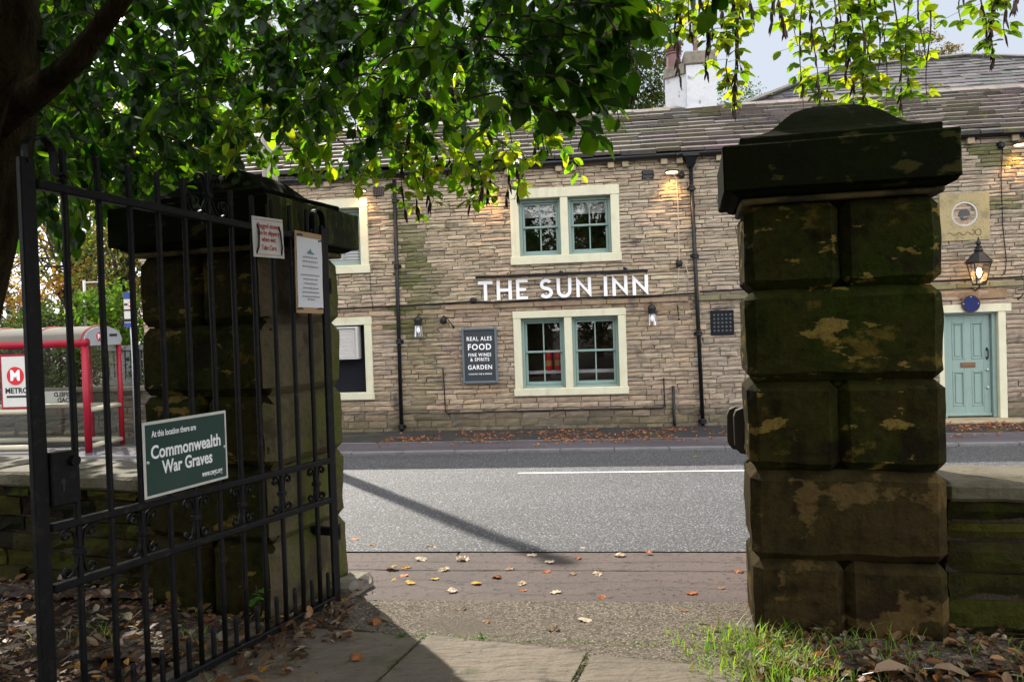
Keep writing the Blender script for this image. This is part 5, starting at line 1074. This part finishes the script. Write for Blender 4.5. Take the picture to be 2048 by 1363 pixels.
ENV = [(-3.4, 2.0), (-2.6, 2.02), (-2.1, 2.02), (-1.92, 2.1), (-1.7, 2.22), (-1.45, 2.34), (-1.2, 2.38), (-.95, 2.40), (-.72, 2.34), (-.55, 2.33), (-.4, 2.40), (-.17, 2.46), (.04, 2.48), (.18, 2.55), (.4, 2.60), (.57, 2.64), (.7, 2.84), (.83, 3.03), (.93, 3.25), (1.3, 3.7)]
def env(x):
    for (a, za), (b_, zb_) in zip(ENV, ENV[1:]):
        if a <= x <= b_: return lerp(za, zb_, (x - a) / (b_ - a))
    return 9
can = MB(); tw = MB()
def spray(p0, l, az, nl, lsize, cols, drop, mb, twigs=True):
    d = Vector((math.cos(az), math.sin(az), R.uniform(-.2, .35))); p = Vector(p0); pts = [p.copy()]; k = 8
    for i in range(k): d = (d + Vector((R.uniform(-.15, .15), R.uniform(-.15, .15), -drop * R.uniform(.5, 1.3)))).normalized(); p = p + d * (l / k); pts.append(p.copy())
    if twigs: tw.tube([tuple(q - TB) for q in pts], [lerp(.0055, .002, i / k) for i in range(k + 1)], 4, False)
    for i in range(nl):
        f = R.uniform(.1, 1) ** .8 * k; a = int(min(f, k - 1)); q = pts[a].lerp(pts[a + 1], f - a); ax = (pts[a + 1] - pts[a]).normalized()
        ld = (ax * .6 + rv() * 1.0 + Vector((0, 0, -.35))).normalized(); up = (Vector((0, 0, 1)) + rv() * .9).normalized(); s = lsize * R.uniform(.7, 1.25)
        add_leaf(mb, q - TB + ld * .012, ld, up, s, s * R.uniform(.62, .78), jit(R.choice(cols), .25), R.uniform(.05, .3), R.uniform(-.05, .25))
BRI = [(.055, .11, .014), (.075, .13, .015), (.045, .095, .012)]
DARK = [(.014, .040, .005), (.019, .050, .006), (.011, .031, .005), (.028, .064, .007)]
LIT = [(.12, .20, .016), (.16, .22, .02), (.09, .17, .015), (.22, .23, .02)]  # paler than DARK: sunlight on the back sprays put into the colour
made = 0
for _ in range(9000):
    if made >= 600: break
    x = R.uniform(-3.6, 1.25); f = min(1, max(0, (x + .9) / 1.0)); y = R.uniform(lerp(3.95, 3.0, f), lerp(6.4, 4.9, f))
    xr = x * 3.6 / y
    if not -3.4 < xr < .60: continue
    e = HC + (env(xr) - HC) * (y / 3.6); ztop = 1.95 + .44 * y
    if e > ztop - .1: continue
    f = R.random() ** .85; z = e + .42 + f * (ztop + .25 - e - .3)
    if xr > .4 and R.random() < .55: continue
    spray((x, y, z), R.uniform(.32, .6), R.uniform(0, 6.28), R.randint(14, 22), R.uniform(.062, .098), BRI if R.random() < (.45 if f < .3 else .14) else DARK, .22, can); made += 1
for _ in range(270):                                                          # left side of the crown, added to shade the litter
    x = R.uniform(-5.6, -2.5); y = R.uniform(5.6, 8.4); z = R.uniform(1.74 + .20 * y, 2.6 + .44 * y)
    if x > -2.9 + (y - 6.5) * -.3 + .3: continue
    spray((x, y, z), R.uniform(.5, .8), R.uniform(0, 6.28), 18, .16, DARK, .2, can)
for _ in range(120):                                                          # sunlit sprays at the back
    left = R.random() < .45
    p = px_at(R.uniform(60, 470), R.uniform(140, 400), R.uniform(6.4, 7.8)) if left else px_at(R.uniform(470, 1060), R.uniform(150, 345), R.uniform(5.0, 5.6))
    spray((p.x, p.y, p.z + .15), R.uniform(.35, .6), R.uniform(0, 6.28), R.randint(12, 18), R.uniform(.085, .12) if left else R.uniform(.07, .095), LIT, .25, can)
for _ in range(90):                                                           # unseen boughs added above the canopy to shade it
    x = R.uniform(-4.6, .3); y = R.uniform(4.2, 5.3); z = R.uniform(2.35 + .44 * y, 3.2 + .44 * y)
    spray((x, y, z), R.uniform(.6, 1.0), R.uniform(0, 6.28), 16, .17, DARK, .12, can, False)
for _ in range(640):                                                          # unseen crown added overhead and behind to keep sky light off the piers
    x = R.uniform(-4.4, 2.6); y = R.uniform(-4.0, 3.0); z = R.uniform(max(3.3, 2.5 + .44 * y), max(4.6, 3.4 + .44 * y))
    spray((x, y, z), R.uniform(.6, 1.0), R.uniform(0, 6.28), 18, .26, DARK, .12, can, False)
for px, py, y, az, l in ((1130, 10, 3.0, .1, .36), (1080, 75, 3.1, .2, .40), (1060, 150, 3.0, -.1, .36), (1000, 110, 3.2, .1, .5), (1060, 40, 3.3, .3, .5), (1040, 205, 3.1, -.2, .36), (1130, -40, 3.1, .2, .36), (930, 200, 3.2, 0, .4), (1000, 30, 3.3, 0, .5), (1120, 120, 3.0, .9, .3)):
    p = px_at(px, py, y); spray(p, l, az, 18, .098, DARK + BRI[:2], .10, can)
can.build('crown', M['leaf'], tree); tw.build('twigs', M['twig'], tree, kind='stuff')

# ------------------------------------------------------------------ laburnum hanging over the right of the opening
lab = thing('laburnum_tree', (4.4, 4.55, 0), 'light green trifoliate tree with dry hanging pods trailing over the right pier', 'tree'); LBASE = Vector((4.4, 4.55, 0))
b = MB(); limb(b, [(0, 0, -.2), (.05, 0, 1.5), (-.1, -.05, 3.0), (-.3, -.1, 4.4)], [.16, .14, .12, .08]); b.build('trunk', M['bark'], lab, True)
for pts, rs in (([(-.3, -.1, 4.3), (-1.5, .4, 4.6), (-3.0, .6, 4.4), (-4.4, .65, 4.0)], [.07, .05, .035, .02]), ([(-.2, -.1, 3.9), (-1.2, .4, 4.3), (-2.0, .6, 4.3)], [.06, .04, .02])): b = MB(); limb(b, pts, rs, 8); b.build('branch', M['bark'], lab, True)
lc, ls, lp = MB(), MB(), MB()
LCOL = [(.13, .20, .018), (.10, .17, .018), (.17, .22, .02), (.075, .14, .016)]; LYEL = [(.27, .26, .02), (.22, .25, .02)]
def strand(px, y0, y1, Y, dens, pods, yel=.2, spread=.06, mind=0):
    a = px_at(px, y0, Y); b_ = px_at(px + R.uniform(-10, 10) + (y1 - y0) * .03, y1, Y + R.uniform(-.1, .1)); n = max(4, int((a - b_).length / .05)); pts = []
    for i in range(n + 1): f = i / n; q = a.lerp(b_, f) + Vector((.02 * math.sin(f * 5 + px), .02 * math.cos(f * 4 + px), 0)); pts.append(q)
    ls.tube([tuple(q - LBASE) for q in pts], [lerp(.006, .0022, i / n) for i in range(n + 1)], 4, False)
    for i, q in enumerate(pts):
        if R.random() > dens: continue
        for _ in range(R.choice((1, 2, 2))):
            az = R.uniform(0, 6.28); st = q + Vector((math.cos(az), math.sin(az), R.uniform(-.3, .5))) * R.uniform(.02, spread * R.choice((.9, 1.2, 2.0))); ls.tube([tuple(q - LBASE), tuple(st - LBASE)], .0013, 3, False)
            col = R.choice(LYEL) if R.random() < yel else R.choice(LCOL); s = R.uniform(.058, .095); out = Vector((math.cos(az), math.sin(az), -.35)).normalized(); up = (Vector((0, 0, 1)) + rv() * .7).normalized()
            for da in (-1.1, 0, 1.1): dd = out.copy(); dd.rotate(Matrix.Rotation(da, 3, up)); add_leaf(lc, st - LBASE, dd, up, s * (1.1 if da == 0 else 1), s * .64, jit(col, .15), .15, .2)
    for _ in range(int(pods * 1.4)):
        q = R.choice(pts[len(pts) // 3:]) if pods < 9 else R.choice(pts); l = R.uniform(.06, .105); e = q + Vector((R.uniform(-.02, .02), R.uniform(-.02, .02), -l)); lp.tube([tuple(q - LBASE), tuple(q.lerp(e, .3) - LBASE + Vector((.003, 0, 0))), tuple(q.lerp(e, .7) - LBASE), tuple(e - LBASE)], [(.001, .001), (.008, .003), (.007, .003), (.001, .001)], 5)
for args in ((712, 300, 350, 5.2, .5, 1), (812, 250, 415, 5.2, .8, 12, .35), (832, 260, 425, 5.3, .8, 10, .4), (850, 280, 400, 5.2, .7, 6), (870, 240, 355, 5.4, .8, 2), (905, 240, 350, 5.3, .8, 3), (935, 300, 405, 5.2, .9, 8), (960, 330, 400, 5.1, .9, 6), (975, 340, 410, 5.2, .8, 3), (1010, 280, 395, 5.2, .8, 8, .3), (1035, 300, 400, 5.1, .8, 5, .3), (1068, 230, 310, 5.2, .9, 4, .5), (1088, 220, 300, 5.2, .9, 2, .5),
             (1322, -30, 60, 5.0, .9, 4, .3), (1345, -30, 75, 5.1, .8, 10, .4), (1352, 0, 150, 5.1, .15, 14), (1385, -30, 60, 5.0, .95, 3), (1405, -30, 95, 5.0, .9, 10), (1408, 40, 140, 5.0, .2, 12), (1428, -30, 75, 5.1, .9, 4), (1448, -30, 85, 5.0, .9, 8), (1464, -30, 215, 5.0, .75, 34, .3), (1478, -30, 130, 5.1, .6, 12), (1455, 120, 200, 5.0, .9, 4, .6), (1500, -30, 45, 5.1, .3, 14), (1540, -30, 40, 5.1, .3, 18), (1562, -30, 70, 5.1, .2, 16),
             (1585, -20, 90, 5.2, .5, 2), (1605, -30, 235, 5.3, .75, 5, .35), (1625, -30, 225, 5.2, .85, 14, .35), (1645, 20, 180, 5.3, .7, 8), (1665, -30, 110, 5.2, .95, 4), (1682, -30, 165, 5.2, .9, 6), (1700, -30, 215, 5.3, .85, 26, .1), (1715, -30, 190, 5.2, .9, 6), (1735, -30, 225, 5.3, .85, 12, .1), (1752, -30, 160, 5.2, .9, 4), (1770, -30, 215, 5.3, .8, 3), (1790, -30, 235, 5.2, .8, 5, .2), (1812, 0, 195, 5.2, .6, 2), (1838, -30, 120, 5.2, .7, 2), (1855, 20, 215, 5.2, .45, 1),
             (1925, -30, 40, 5.0, .9, 1), (1965, -30, 75, 5.0, .8, 4), (1988, -30, 110, 5.0, .6, 26), (2005, -30, 65, 5.0, .8, 4), (2030, -30, 15, 5.0, .6, 8)): strand(*args)
lc.build('crown', M['laburnum'], lab); ls.build('twigs', M['twig'], lab, kind='stuff'); lp.build('seed_pods', M['pod'], lab, kind='stuff')

# ------------------------------------------------------------------ fallen leaves, litter, grass
RUST = [(.30, .11, .03), (.24, .085, .03), (.36, .16, .05), (.20, .08, .035)]
DEAD = [(.17, .085, .035), (.13, .07, .035), (.22, .12, .045), (.10, .055, .03), (.25, .19, .13), (.30, .24, .18)]
def dead_leaf(mb, p, l, col, lift=.35):
    az = R.uniform(0, 6.28); d = Vector((math.cos(az), math.sin(az), R.uniform(-.15, lift))); up = (Vector((0, 0, 1)) + rv() * .55).normalized()
    if R.random() < .4: maple_leaf(mb, Vector(p), d, up, l * .62, col, R.uniform(.15, .4)); return
    add_leaf(mb, Vector(p), d, up, l, l * R.uniform(.42, .62), col, R.uniform(.1, .7), R.uniform(-.35, .35))
lit = MB(); mb_ = lit
for _ in range(5200):
    x, y = R.uniform(-4.2, -.55), R.uniform(2.4, 5.6)
    q = PL_.inverted() @ Vector((x, y, 0))
    if q.y > .26 + 0 and q.x < 0: continue                                      # under the wall and pier
    if -1.02 < q.x < .02 and -.0 < q.y < .86: continue
    fx = -1.02 + .5 * (4.75 - y) * .25 if y > 4.3 else -1.15 + (4.3 - y) * -.22     # ragged edge against the flags
    if x > fx + R.gauss(0, .07): continue
    if y > 5.3 and x > -1.2: continue
    c_ = jit(R.choice(DEAD + [(.42, .22, .03)] * (R.random() < .3)), .3); dead_leaf(lit, (x, y, .012 + R.random() * .045), R.uniform(.04, .095), mixc((0, 0, 0), c_, R.choice((.35, .5, .5, .75, 1))), .5)
lit.build('leaf_litter', M['dead'], kind='stuff')
lit = MB()
for _ in range(2200):
    x, y = R.uniform(1.0, 3.6), R.uniform(2.6, 4.35); q = PR.inverted() @ Vector((x, y, 0))
    if q.y > .12 or (q.y > -.02 and q.x < 1.02): continue
    if x < .92 + .12 * (4.3 - y) + abs(R.gauss(0, .25)): continue
    c_ = jit(R.choice(DEAD + DEAD + RUST[:2]), .25); dead_leaf(lit, (x, y, .01 + R.random() * .04), R.uniform(.04, .085), mixc((0, 0, 0), c_, R.choice((.35, .5, .7, 1))), .3)
lit.build('leaf_litter', M['dead'], kind='stuff')
big = None
for k, (px, py, lab_) in enumerate(((1760, 1338, 'big curled tan leaf lying in the grass at the bottom right'),)):
    pass
lit = MB(); lit.X = Matrix(); RUST = [(.30, .11, .03), (.24, .085, .03), (.36, .16, .05), (.20, .08, .035)]
n_ = 0
while n_ < 1900:
    t_, d_ = R.uniform(-4.2, 11), R.uniform(13.5, 16.1); f = fbm((t_ * .8, d_ * 1.6, 4)) + .5 * fbm((t_ * 3, d_ * 4, 9)); w_ = .25 - abs(d_ - lerp(14.5, 15.4, (t_ + 4) / 12)) * .5
    if t_ > 8: w_ = .5 - abs(d_ - 15.3) * .9
    if f + w_ < .05 and R.random() > .035: continue
    p = ROADM @ Vector((t_, d_, FZ(d_) + .012 + R.random() * .02)); dead_leaf(lit, p, R.uniform(.05, .085), jit(R.choice(RUST), .25), .5); n_ += 1
lit.build('leaf_drift', M['dead'], kind='stuff')
gr = MB()
def blade(p, h, col, lean):
    az = R.uniform(0, 6.28); d = Vector((math.cos(az), math.sin(az), 0)); s = Vector((-d.y, d.x, 0)) * R.uniform(.002, .0042); b = len(gr.v); P_ = [Vector(p) + d * (h * lean * f * f) + Vector((0, 0, h * f * (1 - .25 * lean * f))) for f in (0, .4, .75, 1)]
    gr.v += [P_[0] - s, P_[0] + s, P_[1] - s * .9, P_[1] + s * .9, P_[2] - s * .6, P_[2] + s * .6, P_[3]]
    for f in ((0, 1, 3, 2), (2, 3, 5, 4), (4, 5, 6)): gr.f.append(tuple(b + i for i in f)); gr.mi.append(0); gr.col.append(col)
GC = [(.14, .24, .022), (.19, .30, .028), (.10, .18, .02), (.22, .27, .05), (.22, .19, .08)]
for _ in range(12000):
    x, y = R.uniform(.8, 3.4), R.uniform(2.9, 4.4); q = PR.inverted() @ Vector((x, y, 0))
    if q.y > -.01 and q.x > -.12: continue
    dd = math.hypot((x - 1.22) / .34, (y - 3.95) / .5); pr = math.exp(-dd * dd * 1.1) if x < 1.6 else .06
    if x > 1.45: pr = max(pr, .14 * (fbm((x * 2, y * 2, 5)) + .5))
    if R.random() > pr: continue
    blade((x, y, -.005), R.uniform(.03, .12) * (1.15 if dd < .8 else .9), jit(R.choice(GC), .2), R.uniform(.2, 1.0))
for _ in range(170):
    q = PR @ Vector((R.uniform(-.15, .7) if R.random() < .75 else R.uniform(.7, 1.9), -abs(R.gauss(.02, .22)), 0)); blade((q.x, q.y, 0), R.uniform(.05, .16), jit(R.choice(GC), .25), R.uniform(.3, 1.0))
for _ in range(900):
    x, y = R.uniform(-3.2, -.9), R.uniform(3.4, 5.0)
    if fbm((x * 3, y * 3, 1)) < .38: continue
    blade((x, y, 0), R.uniform(.05, .16), jit(R.choice(GC), .2), R.uniform(.4, 1.1))
for _ in range(260):                                                          # moss and seedlings in the slab joints
    f = R.random(); p = Vector((-.8 + f * 1.9, 4.42 - f * .34, 0)); blade((p.x + R.gauss(0, .02), p.y + R.gauss(0, .012), 0), R.uniform(.012, .03), jit(GC[0], .2), 1)
for _ in range(420):
    f = R.random() ** .8; k_ = R.random() < .55; q = fl.X @ Vector((.515 if k_ else -.428, -f * .9, .012)); blade((q.x + R.gauss(0, .007), q.y, .012), R.uniform(.008, .02), jit((.06, .085, .012) if R.random() < .7 else (.12, .09, .03), .25), 1.2)
gr.build('grass', M['grass'], kind='stuff')
# scattered single leaves on the paving, each one an object
def leafmesh(col, l, w, curl, fold):
    mb = MB(); maple_leaf(mb, Vector((0, 0, .016)), Vector((1, 0, .0)), Vector((0, 0, 1)), l, col, curl); mb.c = col; mb.tube([(-l * .14, 0, .012), (-l * .5, .004, .004), (-l * .75, .006, .006)], .0012, 4)
    return mb
KIND = {'pale': [(.42, .35, .25), (.36, .27, .17)], 'yellow': [(.42, .26, .025), (.36, .18, .02)], 'rust': [(.30, .09, .02), (.22, .075, .02)], 'brown': [(.18, .10, .045), (.13, .08, .045)]}
LT = {'pale': 'pale bleached fallen leaf lying on the paving beyond the flagstones', 'yellow': 'yellow fallen leaf lying on the paving beyond the flagstones', 'rust': 'rusty red fallen leaf lying on the paving beyond the flagstones', 'brown': 'dull brown fallen leaf lying on the paving between the piers'}
proto = {}
for k, cs in KIND.items():
    for i, c_ in enumerate(cs):
        mb = leafmesh(c_, .088, .05, (.14, .26)[i], (.5, .8)[i]); o = mb.build('fallen_leaf', M['dead'], label=LT[k], cat='leaf', group='%s fallen leaves on the paving' % k); proto[(k, i)] = [o, False]
spots = [(710, 1078, 'rust'), (748, 1090, 'yellow'), (842, 1118, 'pale'), (924, 1120, 'pale'), (1063, 1111, 'pale'), (1098, 1125, 'pale'), (1158, 1116, 'rust'), (1164, 1098, 'pale'), (785, 1137, 'pale'), (812, 1134, 'yellow'), (885, 1139, 'pale'), (1018, 1137, 'brown'), (1092, 1142, 'rust'), (1148, 1147, 'brown'), (1192, 1148, 'pale'), (808, 1151, 'rust'), (790, 1158, 'yellow'), (870, 1157, 'yellow'), (818, 1166, 'yellow'), (992, 1155, 'rust'), (1040, 1167, 'pale'), (955, 1166, 'yellow'), (902, 1182, 'pale'), (1046, 1179, 'rust'), (1112, 1185, 'pale'), (1205, 1194, 'rust'), (1382, 1185, 'rust'), (1478, 1142, 'rust'), (922, 1218, 'brown'), (1296, 1104, 'rust'), (1107, 1260, 'brown'), (1365, 1219, 'brown'), (752, 1245, 'rust'), (1503, 1208, 'rust'), (1312, 930, 'rust'), (1390, 912, 'yellow'), (710, 1318, 'brown'), (716, 1322, 'rust'), (570, 1352, 'brown'), (1240, 1110, 'pale'), (860, 1095, 'pale'), (1170, 1239, 'pale'), (975, 1242, 'brown'), (700, 1185, 'brown'), (1440, 1175, 'brown')]
for px, py, k in spots:
    pr = proto[(k, R.randint(0, 1))]; p = None; d_ = ray(px, py)
    for it in range(60):                                                       # walk down the sight line to the paving
        z = gz((ROADM.inverted() @ (p if p else Vector((0, 5, 0)))).y) + .008; p = Vector((0, 0, HC)) + d_ * ((z - HC) / d_.z)
    if not pr[1]: o = pr[0]; pr[1] = True
    else: o = copy_tree(pr[0])
    far = p.y > 9; s = R.uniform(.6, 1.0) * (1.3 if k == 'pale' else 1); o.location = (p.x, p.y, p.z + (.014 if p.y < 4.35 else -.004)); o.rotation_euler = (R.uniform(-.12, .12), R.uniform(-.12, .12), R.uniform(0, 6.28)); o.scale = (s, s, s * R.uniform(.5, 1.0))
for pr in proto.values():
    if not pr[1]: bpy.data.objects.remove(pr[0])
# large tan leaves in the grass, bottom right
for px, py, l, az, lab_ in ((1795, 1338, .25, .15, 'largest curled tan leaf lying in the grass in front of the right pier'), (1905, 1340, .17, -.4, 'curled grey brown leaf right of the largest tan leaf'), (1975, 1345, .12, 2.2, 'upright brown leaf in the grass at the far bottom right'), (1735, 1325, .10, 1.9, 'orange brown leaf just left of the largest tan leaf')):
    p = hit(px, py, (0, 0, .05), (0, 0, 1)); mb = MB(); add_leaf(mb, Vector((-l / 2, 0, 0)), Vector((1, 0, .16)), Vector((0, -.25, 1)), l, l * .34, (.20, .135, .08) if l > .125 else (.24, .11, .035), .75, .42); mb.tube([(-l / 2, 0, 0), (-l * .7, .01, -.01)], .002, 4)
    o = mb.build('large_leaf', M['dead'], label=lab_, cat='leaf', group='large leaves in the grass'); o.location = p; o.rotation_euler = (0, 0, az)
def weed(px, py, s, lab_, n=9):
    p = hit(px, py, (0, 0, .01), (0, 0, 1)); o = thing('weed', (p.x, p.y, .01), lab_, 'weed', 'small weeds in the paving joints'); mb = MB()
    for _ in range(n): az = R.uniform(0, 6.28); d = Vector((math.cos(az), math.sin(az), R.uniform(.2, 1.2))); add_leaf(mb, Vector((R.gauss(0, s * .3), R.gauss(0, s * .2), 0)), d, Vector((0, 0, 1)), s * R.uniform(.6, 1.2), s * .45, jit((.06, .16, .02), .2))
    mb.build('foliage', M['grass'], o)
weed(805, 1272, .035, 'small green weed in the joint at the corner of the left flagstone'); weed(965, 1273, .028, 'small green weed at the top edge of the middle flagstone', 8); weed(850, 1273, .022, 'tiny flat weed between the two other paving weeds', 6)
p = hit(512, 1180, (0, 4.55, 0), (0, 1, 0)); o = thing('ivy_sprig', (p.x, p.y, 0), 'fresh green sprig growing at the foot of the left pier', 'plant'); mb = MB(); b = MB(); b.tube([(0, 0, 0), (.02, 0, .15), (0, 0, p.z + .03)], .003, 5); b.build('stem', M['twig'], o)
for i in range(10): az = R.uniform(0, 6.28); add_leaf(mb, Vector((R.gauss(0, .02), R.gauss(0, .02), p.z + R.uniform(-.07, .05))), Vector((math.cos(az), math.sin(az), -.2)), Vector((0, 0, 1)), .06, .04, jit((.05, .15, .025), .2))
mb.build('foliage', M['grass'], o)
